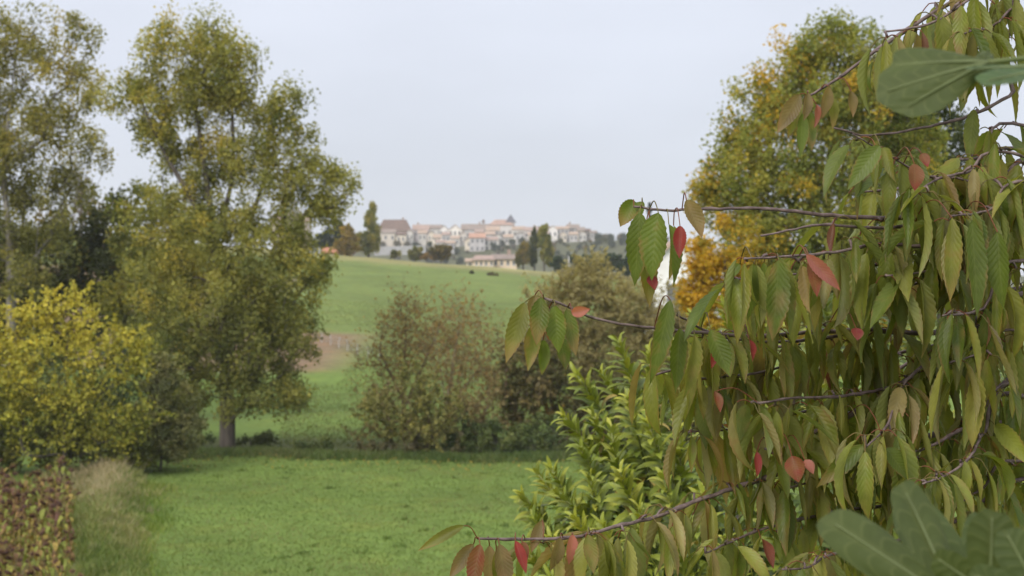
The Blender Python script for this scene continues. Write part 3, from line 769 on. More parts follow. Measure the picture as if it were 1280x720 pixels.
V = 930
house('large pale house with a long dark brown roof at the left end of the village', 472, 513, 274.5, 288, 303, V - 20, CREAM, R_BROWN, 13, hip=.35, wins=(6, 1), chim=.5)
house('low grey lean-to with grey roof before the large brown roofed house', 471, 494, 287, 291, 304, V - 38, (.55, .49, .41), R_GREY, 7, wins=(3, 1))
house('pinkish grey house with a faded pink roof beside the large brown roofed house', 516, 536, 281, 287, 299, V - 10, (.47, .42, .40), R_PINK, 9, wins=(3, 1), chim=-.4)
house('small white gabled house left of the bright white gable', 549, 561, 282, 287, 296, V - 4, WHITE, R_GREY, 9, gable=True, wins=(2, 1))
house('bright white gabled house in the upper row', 561, 577, 281, 287, 296, V - 12, (.74, .70, .62), R_TAN, 10, gable=True, wins=(3, 1))
house('long house with a grey brown roof and pale wall below the bell turret', 577, 614, 280, 287, 301, V, GREYW, R_GREY, 12, wins=(6, 1), chim=.2)
house('grey roofed house between the pink roof and the white gables', 531, 552, 281, 285.5, 297, V + 6, LIME, R_GREY, 9, wins=(3, 1))
house('small cream tower house below the white gables', 542, 551, 293, 297, 310, V - 58, CREAM, R_TAN, 7, wins=(2, 2))
house('cream gabled cottage with an orange roof in the lower row', 581, 592, 296, 301, 310, V - 60, CREAM, R_ORANGE, 8, gable=True, wins=(1, 1))
house('grey walled house with a bright orange roof in the lower row', 587, 606, 291.5, 297, 316, V - 62, (.46, .43, .42), R_ORANGE, 9, wins=(3, 2))
house('tall pale house right of the orange roofed one in the lower row', 606, 622, 296, 300, 315, V - 58, LIME, R_PINK, 9, wins=(3, 2))
house('grey terrace house linking the long house to the church', 608, 624, 283, 288, 303, V - 8, LIME, R_TAN, 9, wins=(3, 2))
house('pale house close against the right side of the church', 641, 656, 283, 287, 299, V - 2, LIME, R_TAN, 9, wins=(3, 1))
house('pink roofed low house right of the church, left of the tall poplar', 655, 671, 284, 288, 301, V - 6, (.52, .48, .45), R_PINK, 9, wins=(3, 1), chim=.6)
house('pale house just left of the column poplars at the village crest', 669, 690, 283, 288, 301, V + 4, LIME, R_GREY, 9, wins=(3, 1))
house('white gabled house just right of the column poplars', 685, 697, 282, 287, 299, V - 6, WHITE, R_TAN, 9, gable=True, wins=(2, 1))
house('grey house with a flat tan roof right of the white gable', 695, 711, 283, 286, 301, V - 2, GREYW, R_TAN, 10, wins=(3, 2))
house('tall grey house with a sloping roof near the right end of the village', 709, 724, 280.5, 285, 300, V + 4, (.44, .42, .41), R_GREY, 10, wins=(3, 2), chim=-.5)
house('cream walled house near the right end of the village', 722, 731, 284, 288, 300, V - 4, CREAM, R_GREY, 9, wins=(2, 2))
house('last grey house at the right end of the village', 730, 738, 286, 289, 300, V + 2, GREYW, R_BROWN, 9, wins=(2, 1))

# small houses that close the gaps of the band
for (x0, x1, yt, ye, yb, dd, wl, rf_, gb, lab) in [
        (523, 533, 288, 291.5, 303, -24, LIME, R_TAN, False, 'low pale house under the pink roofed house'),
        (535, 543, 289, 292, 304, -28, CREAM, R_GREY, True, 'narrow cream gable left of the small cream tower house'),
        (553, 562, 290, 293.5, 304, -24, GREYW, R_PINK, False, 'grey house with pink roof under the small white gable'),
        (564, 574, 295, 298, 308, -28, LIME, R_TAN, False, 'low pale house under the bright white gable'),
        (575, 583, 289.5, 293, 304, -20, (.55, .50, .44), R_TAN, True, 'pale gable above the cream cottage of the lower row'),
        (594, 604, 287, 290, 300, -14, LIME, R_PINK, False, 'pale house with pink roof above the bright orange roof'),
        (620, 630, 303, 306, 316, -32, (.46, .43, .42), R_TAN, False, 'grey house at the right end of the lower row'),
        (645, 655, 290, 293, 303, -18, GREYW, R_PINK, True, 'grey gable under the right side of the church'),
        (660, 668, 290.5, 293.5, 302, -16, CREAM, R_TAN, False, 'small cream house under the low pink roof'),
        (700, 708, 290, 293, 302, -12, CREAM, R_PINK, True, 'small cream gable under the flat tan roof'),
        (738, 746, 288.5, 291, 300, -4, GREYW, R_GREY, False, 'lowest grey house trailing off right of the last village houses')]:
    house(lab, x0, x1, yt, ye, yb, V + dd, wl, rf_, 8, gable=gb, wins=(2, 1))
for (x0, x1, yt, ye, yb, dd, wl, rf_, gb, lab) in [
        (496, 507, 290, 293.5, 305, -40, CREAM, R_BROWN, False, 'cream house tucked under the right end of the large brown roof'),
        (508, 516, 287, 290.5, 303, -30, LIME, R_TAN, True, 'pale gable between the large brown roof and the pink roof'),
        (545, 556, 300, 303, 312, -64, LIME, R_PINK, False, 'low pale house under the small cream tower house'),
        (558, 568, 301, 304, 313, -66, GREYW, R_TAN, False, 'lowest grey house under the bright white gable'),
        (607, 618, 289.5, 293, 304, -22, GREYW, R_TAN, False, 'grey house under the left side of the church'),
        (618, 627, 292, 295, 306, -36, LIME, R_GREY, True, 'pale gable under the middle of the church'),
        (630, 641, 293, 296.5, 306, -34, (.55, .52, .47), R_TAN, False, 'pale house under the right end of the church'),
        (676, 686, 289, 292, 302, -18, LIME, R_PINK, False, 'pale house showing beside the tallest column poplar'),
        (712, 722, 290, 293, 303, -16, (.5, .47, .44), R_TAN, False, 'low house under the tall grey house with the sloping roof'),
        (724, 733, 289.5, 292.5, 302, -14, LIME, R_PINK, True, 'low pale gable under the cream walled house')]:
    house(lab, x0, x1, yt, ye, yb, V + dd, wl, rf_, 8, gable=gb, wins=(2, 1))

# the church with its pyramid spire, and the bell turret
ch = house('pale village church with a pinkish roof and slate pyramid spire', 612, 641, 274.5, 281, 303, V + 2, (.60, .56, .52), (.38, .26, .21), 14, wins=(4, 1), hip=.5, name='church', cat='church', group=None)
k = V / F
ch_zb = CAMZ + (360 - 303) * k
mb = MB()
tx = (638.5 - 626.5) * k; hz = (303 - 280) * k + (ch_zb - ch.location[2]) - 4
hz += 1.2
box(mb, tx - 2.3, tx + 2.3, 3.2, 7.8, -2, hz + 4, (.52, .48, .45))
tw = mb.build('tower', M['plaster'], ch, shade=False)
mb = MB(); sp = (277.5 - 267) * k
mb.add([(tx - 3.2, 2.7, hz + 4.01), (tx + 3.2, 2.7, hz + 4.01), (tx + 3.2, 8.3, hz + 4.01), (tx - 3.2, 8.3, hz + 4.01), (tx, 5.5, hz + 4 + sp)], [(3, 2, 1, 0)], [(0, 1, 4), (1, 2, 4), (2, 3, 4), (3, 0, 4)], col=(.13, .13, .15))
mb.build('spire', M['tile'], tw, shade=False)
for dx in (-.9, .9):
    mb = MB(); box(mb, tx + dx - .35, tx + dx + .35, 3.12, 3.5, hz + .8, hz + 2.8)
    mb.build('belfry_opening', M['dark'], tw, shade=False)
bx_, bd = (604 - 640) * k, V + 6
bt = empty('bell_turret', (bx_, bd, float(ground_z(bx_, bd))), 'slender dark bell turret rising above the long grey brown roof', 'tower')
mb = MB(); zt = CAMZ + (360 - 277) * k - bt.location[2]
box(mb, -.8, .8, -.8, .8, -.5, zt, (.36, .33, .32)); mb.build('shaft', M['plaster'], bt, shade=False)
mb = MB(); mb.add([(-1.1, -1.1, zt), (1.1, -1.1, zt), (1.1, 1.1, zt), (-1.1, 1.1, zt), (0, 0, zt + 1.9)], [(3, 2, 1, 0)], [(0, 1, 4), (1, 2, 4), (2, 3, 4), (3, 0, 4)], col=R_BROWN)
mb.build('cap', M['tile'], bt, shade=False)

# long cream farmhouse under the village, its annex, the small red roof, the retaining wall
house('long low cream house with a pinkish roof behind the ridge, under the village', 592, 617, 320, 325, 334, 425, (.66, .52, .38), R_PINK, 8, wins=(4, 1), hip=.3, group=None, name='farmhouse')
house('cream farmhouse wing with a grey roof and raised gable, left of the column poplars', 616, 646, 318.5, 324, 334, 432, (.68, .54, .38), R_GREY, 8, wins=(4, 1), group=None, name='farmhouse', chim=.35)
house('tiny cream outbuilding at the left end of the long low cream house', 583, 592, 324, 327, 334, 426, CREAM, R_TAN, 5, wins=(1, 1), group=None, name='outbuilding', cat='outbuilding')
house('low barn with a red tiled roof at the left end of the ridge', 404, 438, 310.5, 316, 324, 352, (.36, .25, .2), (.42, .19, .11), 6, wins=(2, 1), group=None, name='barn', cat='barn')
house('pale house glimpsed between the trunks behind the tall poplar', 340, 384, 268, 276, 318, 420, (.56, .47, .40), R_PINK, 9, wins=(3, 2), group=None, name='farmhouse')
mb = MB()
xa, xb = P(468, 313, V - 66)[0], P(532, 313, V - 66)[0]
za = CAMZ + (360 - 319) / F * (V - 66); zt2 = CAMZ + (360 - 308.5) / F * (V - 66)
n = 16
for i in range(n):
    a, b = xa + (xb - xa) * i / n, xa + (xb - xa) * (i + 1) / n
    box(mb, a, b + .002 * (i % 2), V - 66, V - 65, min(za, float(ground_z(a, V - 66))) - 2, zt2 + i * .05, (.36, .35, .34))
o = mb.build('retaining_wall', M['plaster'], shade=False)
tag(o, 'long pale stone retaining wall under the left end of the village', 'wall')

# white house to the right, half hidden behind the orange tree
k = 150 / F
wh = house('white gabled house half hidden behind the orange leaved tree', 816, 874, 303, 325, 420, 150, (.80, .78, .75), R_TAN, 9, gable=True, wins=(1, 1), group=None, name='white_house')
house('low whitewashed wing of pale grey tint behind the orange leaved tree', 872, 940, 318, 325, 420, 152, (.66, .68, .74), R_GREY, 6, wins=(2, 1), group=None, name='house_wing', cat='house')

# ------------------------------------------------------------------ trees among the village houses: five kinds, copied
def crown_proto(pal, w_, h_, n):
    """one small far crown on a short trunk, at the origin"""
    r0 = empty('village_tree', (0, 0, 0), 'x', 'tree')
    mb = MB(); tube(mb, [(0, 0, -1.2), (0, 0, h_ * .3), (.1 * w_, 0, h_ * .6)], [.3, .22, .1], 5)
    for _ in range(5):
        a = rng.uniform(0, 6.28); tube(mb, [(0, 0, h_ * .3), (math.cos(a) * w_ * .3, math.sin(a) * w_ * .3, h_ * rng.uniform(.5, .8))], [.14, .04], 3)
    mb.build('trunk', M['bark'], r0)
    m = 34
    u = unit(rng.normal(size=(m, 3))); c = u * rng.uniform(.2, 1, (m, 1)) ** .5 * [w_ * .45, w_ * .45, h_ * .38] + [0, 0, h_ * .58]
    k_ = n // m
    pos = np.repeat(c, k_, axis=0) + rng.normal(size=(m * k_, 3)) * w_ * .10
    v = .5 + .22 * np.repeat(rng.normal(size=m), k_) + .12 * rng.normal(size=m * k_)
    mb = MB(); kite_leaves(mb, pos, .75, .8, np.repeat(u, k_, axis=0), ramp(pal, v))
    mb.build('crown', M['foliage'], r0, shade=False)
    return r0

KINDS = [('dark green', [(.025, .035, .02), (.045, .055, .028), (.07, .08, .035)], 8, 9), ('olive', [(.05, .055, .03), (.09, .09, .04), (.14, .13, .05)], 9, 8),
         ('greyish bare', [(.13, .115, .10), (.19, .165, .14), (.25, .21, .17)], 8, 8), ('russet', [(.12, .09, .05), (.20, .14, .065), (.28, .18, .07)], 8, 7),
         ('bluish green', [(.035, .05, .04), (.06, .075, .055), (.09, .10, .065)], 9, 8)]
protos = [crown_proto(p, w_, h_, 1100) for (_, p, w_, h_) in KINDS]
used = [False] * len(KINDS)
def put_tree(kind, px, py, d, size_px, label, group='trees around the village houses'):
    src = protos[kind]
    x = (px - 640) / F * d
    s = size_px * d / F / KINDS[kind][3]
    if not used[kind]:
        used[kind] = True; r0 = src
    else:
        r0 = src.copy(); COL.objects.link(r0)
        for c in src.children:
            cc = c.copy(); COL.objects.link(cc); cc.parent = r0
    r0.location = (x, d, max(float(ground_z(x, d)) - .3, CAMZ + (360 - py) / F * d - .0) if py else float(ground_z(x, d)) - .3)
    if py:
        r0.location[2] = float(ground_z(x, d)) - .2
    r0.scale = (s, s, s * rng.uniform(.85, 1.15)); r0.rotation_euler[2] = rng.uniform(0, 6.28)
    tag(r0, label, 'tree', group)

VT = [(0, 505, 897, 15, 'dark tree against the right end of the long brown roof'), (2, 478, 890, 13, 'grey tree before the lean-to at the left end of the village'), (2, 497, 885, 17, 'wide grey bare tree before the large brown roofed house'),
      (2, 509, 880, 15, 'grey bare tree right of the widest grey one'), (4, 519, 892, 13, 'bluish tree under the pink roofed house'), (0, 537, 900, 13, 'dark tree left of the small cream tower house'),
      (2, 530, 868, 13, 'pale bare tree low between the retaining wall and the village'), (0, 551, 905, 14, 'dark tree behind the small cream tower house'), (4, 558, 870, 15, 'bluish tree right of the cream tower house'),
      (2, 566, 880, 14, 'bare tree under the bright white gable'), (0, 571, 860, 14, 'dark tree left of the cream gabled cottage'), (4, 575, 840, 14, 'bluish green tree low down, left of the orange roofs'),
      (1, 586, 835, 12, 'olive tree below the cream gabled cottage'), (4, 597, 838, 14, 'bluish green tree under the orange roofed house'), (0, 610, 840, 12, 'dark tree below the tall pale lower house'),
      (3, 621, 845, 10, 'russet tree behind the farmhouse roof'), (0, 628, 880, 15, 'dark tree at the foot of the church, left side'), (0, 640, 878, 17, 'dark tree at the foot of the church, right side'),
      (0, 652, 884, 17, 'dark tree under the pale house beside the church'), (4, 661, 870, 14, 'bluish tree behind the short yellowish poplar'), (2, 546, 845, 10, 'low grey bush above the rust bush of the ridge'),
      (4, 536, 840, 11, 'bluish tree left above the rust bush of the ridge'), (0, 590, 872, 9, 'small dark tree against the cream cottage wall'), (2, 556, 893, 10, 'bare tree left of the bright white gable wall'), (2, 524, 905, 10, 'bare tree before the pinkish grey wall'),
      (1, 632, 838, 11, 'olive tree right of the russet one behind the farmhouse'), (0, 645, 840, 13, 'dark tree at the right end of the farmhouse roof')]
for kd, px, d, s, lab in VT:
    put_tree(kd, px, 1, d, s * .66, lab)
# wood right of the village: copies one can still tell apart as crowns
wood_spots = []
for i in range(105):
    px = rng.uniform(686, 835); d = rng.uniform(840, 885) if px < 745 else rng.uniform(850, 930)
    wood_spots.append((px, d))
wood_spots.sort(key=lambda q: -q[1])
for i, (px, d) in enumerate(wood_spots):
    kd = int(rng.choice([0, 1, 2, 3, 4], p=[.3, .2, .12, .1, .28]))
    put_tree(kd, px, 1, d, (rng.uniform(4, 7) if px < 745 else rng.uniform(6, 10)), KINDS[kd][0] + ' tree in the wood that runs down right of the village', 'trees of the wood right of the village')
for i in range(44):
    px = rng.uniform(472, 690); d = rng.uniform(838, 872)
    kd = int(rng.choice([0, 2, 4, 1, 3], p=[.22, .40, .23, .1, .05])); put_tree(kd, px, 1, d, rng.uniform(4.5, 8), 'low ' + KINDS[kd][0] + ' tree on the steep bank below the village', 'low trees on the bank below the village')
for i in range(26):
    px = rng.uniform(330, 474); d = rng.uniform(430, 900)
    kd = int(rng.choice([0, 1, 4])); put_tree(kd, px, 1, d, rng.uniform(14, 24), KINDS[kd][0] + ' tree behind the left end of the ridge', 'trees behind the left end of the ridge')

# ------------------------------------------------------------------ fence across the slope, and the white post
fp = [(402, 423), (413, 427), (424, 430.5), (434, 434), (447, 438.5), (460, 443), (474, 448)]
def hit(px, py):
    """where the line of sight meets the land"""
    lo = 60.0
    for d in np.arange(60, 400, .5):
        p = P(px, py, d)
        if p[2] <= float(ground_z(p[0], p[1])):
            return p
    return P(px, py, 340)
fps = []
for x, y in fp:
    p = hit(x, y + 5); fps.append(p)
root = empty('wire_fence', fps[0], 'wire fence on pale stakes above the bare soil on the slope', 'fence')
for p in fps:
    mb = MB(); z = float(ground_z(p[0], p[1]))
    tube(mb, [(p[0], p[1], z - .3), (p[0] + rng.uniform(-.06, .06), p[1], z + .55), (p[0] + rng.uniform(-.09, .09), p[1], z + rng.uniform(.9, 1.15))], [.045, .042, .038], 6)
    mb.build('stake', M['post'], root, fps[0], shade=False)
for h in (.35, .62, .88):
    mb = MB(); pts = []
    for a, b in zip(fps[:-1], fps[1:]):
        for t in (0, .5):
            q = a + (b - a) * t; pts.append((q[0], q[1] - .09, float(ground_z(q[0], q[1])) + h - (.05 if t else 0)))
    tube(mb, pts, .012, 3); mb.build('wire', M['wire'], root, fps[0])
p = P(711, 338, 336); z = float(ground_z(p[0], p[1]))
root = empty('white_post', (p[0], p[1], z), 'thin white post standing on the ridge left of the field hedge', 'post')
mb = MB(); zt = CAMZ + (360 - 321) / F * 336 - z
tube(mb, [(0, 0, -.4), (0, 0, zt)], [.16, .14], 8, (1, 1, 1)); mb.build('shaft', M['post'], root)
mb = MB(); tube(mb, [(0, 0, zt), (0, 0, zt + .12)], [.2, .16], 8); mb.build('cap', M['post'], root)

# ------------------------------------------------------------------ withered sunflowers
def sunflower_proto():
    r0 = empty('sunflower', (0, 0, 0), 'x', 'sunflower')
    H = rng.uniform(1.35, 1.75); a = rng.uniform(0, 6.28); dx, dy = math.cos(a), math.sin(a); ln = rng.uniform(.02, .16)
    pts = [(0, 0, -.1), (ln * dx * .3, ln * dy * .3, H * .5), (ln * dx, ln * dy, H * .92), ((ln + .06) * dx, (ln + .06) * dy, H), ((ln + .15) * dx, (ln + .15) * dy, H * .97), ((ln + .17) * dx, (ln + .17) * dy, H * .93)]
    sc_ = rng.uniform(.0, 1.0)
    mb = MB(); tube(mb, spline(pts, .12), np.linspace(.017, .011, len(spline(pts, .12))), 6, np.array([.20, .15, .05]) * (1 - sc_) + np.array([.13, .085, .05]) * sc_)
    mb.build('stem', M['dead'], r0)
    # seed head: a domed disc hanging face down, ragged dry bracts round it
    c = np.array([(ln + .18) * dx, (ln + .18) * dy, H * .92]); nrm = unit(np.array([dx * .6, dy * .6, -1.0])); s = unit(np.cross(nrm, [.3, .2, .9])); b = np.cross(nrm, s); Rr = rng.choice([.055, .075, .10, .12])
    m = 14; th = np.arange(m) / m * 2 * np.pi; rings = []
    for r_, hgt in ((.25, -.045), (.75, -.03), (1.0, 0), (.8, .028), (.35, .036)):
        rings.append(c + Rr * r_ * (np.cos(th)[:, None] * s + np.sin(th)[:, None] * b) + nrm * hgt)
    v = np.concatenate(rings + [[c - nrm * .05], [c + nrm * .035]])
    q = [(i * m + j, i * m + (j + 1) % m, (i + 1) * m + (j + 1) % m, (i + 1) * m + j) for i in range(4) for j in range(m)]
    t = [((j + 1) % m, j, 5 * m) for j in range(m)] + [(4 * m + j, 4 * m + (j + 1) % m, 5 * m + 1) for j in range(m)]
    mb = MB(); mb.add(v, q, t, col=np.tile([.065, .035, .026], (len(v), 1)) * rng.uniform(.7, 1.4, (len(v), 1)))
    for j in range(22):
        an = rng.uniform(0, 6.28); e = np.cos(an) * s + np.sin(an) * b; sd_ = np.cross(e, nrm)
        p0 = c + e * Rr * .9; p1 = p0 + e * rng.uniform(.03, .07) - nrm * rng.uniform(-.02, .05); p2 = p1 + e * .01 + np.array([0, 0, -.03])
        mb.add([p0 - sd_ * .014, p0 + sd_ * .014, p1 + sd_ * .012, p1 - sd_ * .012, p2], [(0, 1, 2, 3)], [(3, 2, 4)], col=(.15, .075, .04))
    mb.build('flower_head', M['dead'], r0)
    # withered leaves: upper ones brown and hanging against the stem, lower ones partly yellow
    for j in range(rng.integers(9, 13)):
        mb = MB()
        hz_ = H * (.12 + .75 * (j + rng.uniform(0, .7)) / 10); an = j * 2.4 + rng.uniform(-.4, .4); e = np.array([math.cos(an), math.sin(an), 0]); sd_ = np.array([-e[1], e[0], 0])
        p0 = np.array([ln * dx * hz_ / H, ln * dy * hz_ / H, hz_])
        L = rng.uniform(.16, .28); wv = L * rng.uniform(.2, .4); dr = rng.uniform(.5, 1.3)
        hue = np.clip(rng.normal(1.15 - .55 * sc_ - .45 * hz_ / H, .28), 0, 1)
        colr = ramp([(.085, .045, .035), (.15, .080, .055), (.25, .155, .06), (.34, .28, .06), (.19, .21, .045)], np.array([hue]))[0]
        cl_ = [p0, p0 + e * L * .45 + [0, 0, .05], p0 + e * L * .8 + [0, 0, -.10 * dr], p0 + e * L * .85 + [0, 0, -.24 * dr]]
        wd = [.01, wv, wv * .8, .01]; V_ = []
        for q_, ww in zip(cl_, wd):
            V_ += [q_ - sd_ * ww + [0, 0, rng.uniform(-.04, .03)], q_ + [0, 0, -.012], q_ + sd_ * ww + [0, 0, rng.uniform(-.04, .03)]]
        qs = [(i * 3 + k_, i * 3 + k_ + 1, i * 3 + k_ + 4, i * 3 + k_ + 3) for i in range(3) for k_ in range(2)]
        mb.add(V_, qs, col=colr); mb.build('leaf', M['dead'], r0)
    return r0
sp_ = [sunflower_proto() for _ in range(7)]
spots = []
for y in np.arange(36.5, 61.5, .46):
    xe = -12.4 - (y - 45) * .27; xl = -640 / F * y - .5
    for x in np.arange(xe - .12, xl, -.40):
        spots.append((x + rng.uniform(-.12, .08), y + rng.uniform(-.15, .15)))
spots = [(x_ + .45 * math.sin(y_ * 2.1) * math.cos(y_ * .7), y_) for (x_, y_) in spots if rng.uniform() < .78 + .3 * math.sin(x_ * 2.3 + y_ * 1.1)]
spots.sort(key=lambda q: q[1])
print('sunflowers', len(spots))
spots = spots[:290]
for i, (x, y) in enumerate(spots):
    src = sp_[i % 7]
    if i < 7:
        r0 = src
    else:
        r0 = src.copy(); COL.objects.link(r0)
        for c in src.children:
            cc = c.copy(); COL.objects.link(cc); cc.parent = r0
    s = rng.uniform(.55, 1.0) + .18 * math.sin(x * 1.7 + y * .9)
    r0.location = (x, y, float(ground_z(x, y))); r0.rotation_euler = (rng.normal() * .09, rng.normal() * .09, rng.uniform(0, 6.28)); r0.scale = (s, s, s)
    tag(r0, 'withered sunflower with a drooping brown head in the field corner', 'sunflower', 'withered sunflowers in the field at the left edge')

# ------------------------------------------------------------------ grass and weeds: stuff
def blades(n, xy, h, wid, pal, lean=.35, name='grass', label='', mat='grass', clump=1, cs=.1, vlo=None):
    x, y = xy
    if clump > 1:
        x = np.repeat(x, clump) + rng.normal(size=len(x) * clump) * cs; y = np.repeat(y, clump) + rng.normal(size=len(y) * clump) * cs
    n = len(x); z = ground_z(x, y)
    a = rng.uniform(0, 2 * np.pi, n); H = h * rng.uniform(.5, 1.3, n) if np.isscalar(h) else (np.repeat(h, clump) if clump > 1 else h) * rng.uniform(.6, 1.2, n)
    b = np.stack([x, y, z - .02], -1); dirx = np.stack([np.cos(a), np.sin(a), np.zeros(n)], -1)
    a2 = rng.uniform(0, 2 * np.pi, n); ln = np.stack([np.cos(a2), np.sin(a2), np.zeros(n)], -1) * (lean * H * rng.uniform(.2, 1, n))[:, None]
    up = np.array([0, 0, 1.0])
    m_ = b + up * (H * .6)[:, None] + ln * .35; t_ = b + up * H[:, None] + ln
    v = np.stack([b - dirx * wid, b + dirx * wid, m_ + dirx * wid * .8, m_ - dirx * wid * .8, t_], 1)
    k_ = np.arange(n)[:, None] * 5
    f = np.clip(.5 + .22 * rng.normal(size=n) + .12 * np.sin(x * 1.3 + y * .7) + .12 * np.sin(x * .35 - y * .5), 0, 1)
    mb = MB(); mb.add(v.reshape(-1, 3), k_ + np.arange(4)[None], k_ + np.array([3, 2, 4])[None], col=np.repeat(ramp(pal, f), 5, axis=0))
    o = mb.build(name, M[mat], shade=False)
    return tag(o, label, 'grass', kind='stuff')

n = 90000
y = 36 + (79 - 36) * rng.uniform(0, 1, n) ** 1.0; x = rng.uniform(-640, 330, n) / F * y
edge = -12.4 - (y - 45) * .27
k = x > edge + .2
blades(0, (x[k], y[k]), .085, .016, [(.090, .135, .025), (.120, .172, .035), (.152, .19, .046), (.23, .215, .085)], lean=1.1, name='meadow_grass', label='short green meadow grass')
n = 90
y = rng.uniform(42, 78, n); x = rng.uniform(-520, 300, n) / F * y; k = x > -12.4 - (y - 45) * .27 + 1.5
blades(0, (x[k], y[k]), .14, .028, [(.07, .12, .02), (.10, .15, .028), (.18, .18, .06)], lean=1.0, name='meadow_weeds', label='darker tufts and weeds scattered in the meadow', clump=14, cs=.13)
n = 420
y = 70 + 8 * rng.uniform(0, 1, n) ** .6; x = rng.uniform(-420, 250, n) / F * y
mb = MB(); kite_leaves(mb, np.stack([x, y, ground_z(x, y) + .09], -1), .10, .8, np.tile([0, 0, 1.0], (n, 1)), ramp([(.30, .20, .05), (.42, .32, .06)], rng.uniform(size=n)))
tag(mb.build('fallen_leaves', M['grass'], shade=False), 'yellow leaves fallen on the meadow below the trees', 'leaves', kind='stuff')
# verge between the sunflowers and the mown meadow
n = 16000
y = rng.uniform(38, 66, n); u = rng.uniform(0, 1, n); edge = -12.4 - (y - 45) * .27; x = edge + .1 + u * (1.2 + (y - 38) * .10 + .25 * np.sin(y * .6)) + rng.normal(size=n) * .35 * u
blades(0, (x, y), .26, .018, [(.085, .145, .024), (.14, .20, .034), (.19, .24, .045), (.25, .25, .08)], lean=.7, name='verge_grass', label='longer green grass along the sunflower field')
# dry pale grass bank
def pxs(px, d): return (px - 640) / F * d
n = 560
y = 49 + 20 * rng.uniform(0, 1, n) ** .5; t = (y - 49) / 20; cx = pxs(150, y) + (pxs(120, y) - pxs(150, y)) * t
x = cx + rng.normal(size=n) * (.30 + .45 * t) - .3 * t
blades(0, (x, y), (.2 + .42 * t) * rng.uniform(.4, 1.3, n), .011, [(.19, .17, .075), (.32, .26, .14), (.44, .36, .21), (.52, .43, .28)], lean=1.0, name='dry_grass', label='tall dry pinkish grass on the bank', clump=13, cs=.18)
n = 1500
y = rng.uniform(40, 68, n); x = pxs(rng.uniform(85, 175, n), y)
blades(0, (x, y), .32, .02, [(.09, .14, .03), (.15, .19, .045), (.24, .24, .08), (.32, .28, .14)], lean=.8, name='bank_weeds', label='mixed green and straw weeds on the bank', clump=12, cs=.16)
# rough growth along the hedge line
n = 2200
x = rng.uniform(-19, 12, n); y = 77.2 + rng.normal(size=n) * .9 + .5 * np.sin(x * .9)
blades(0, (x, y), .30, .022, [(.05, .085, .02), (.09, .13, .03), (.16, .16, .06)], lean=.8, name='hedge_bottom_grass', label='rough grass and weeds along the foot of the hedge', clump=9, cs=.18)
# pasture texture on the slope
n = 40000
y = rng.uniform(82, 200, n); x = rng.uniform(-290, 100, n) / F * y
k = ~((x < -13) & (y > 120) & (y < 168))
blades(0, (x[k], y[k]), .13, .03, [(.098, .128, .032), (.125, .155, .042), (.16, .175, .056), (.22, .195, .085)], lean=.8, name='pasture_grass', label='grazed grass of the pasture beyond the hedge')

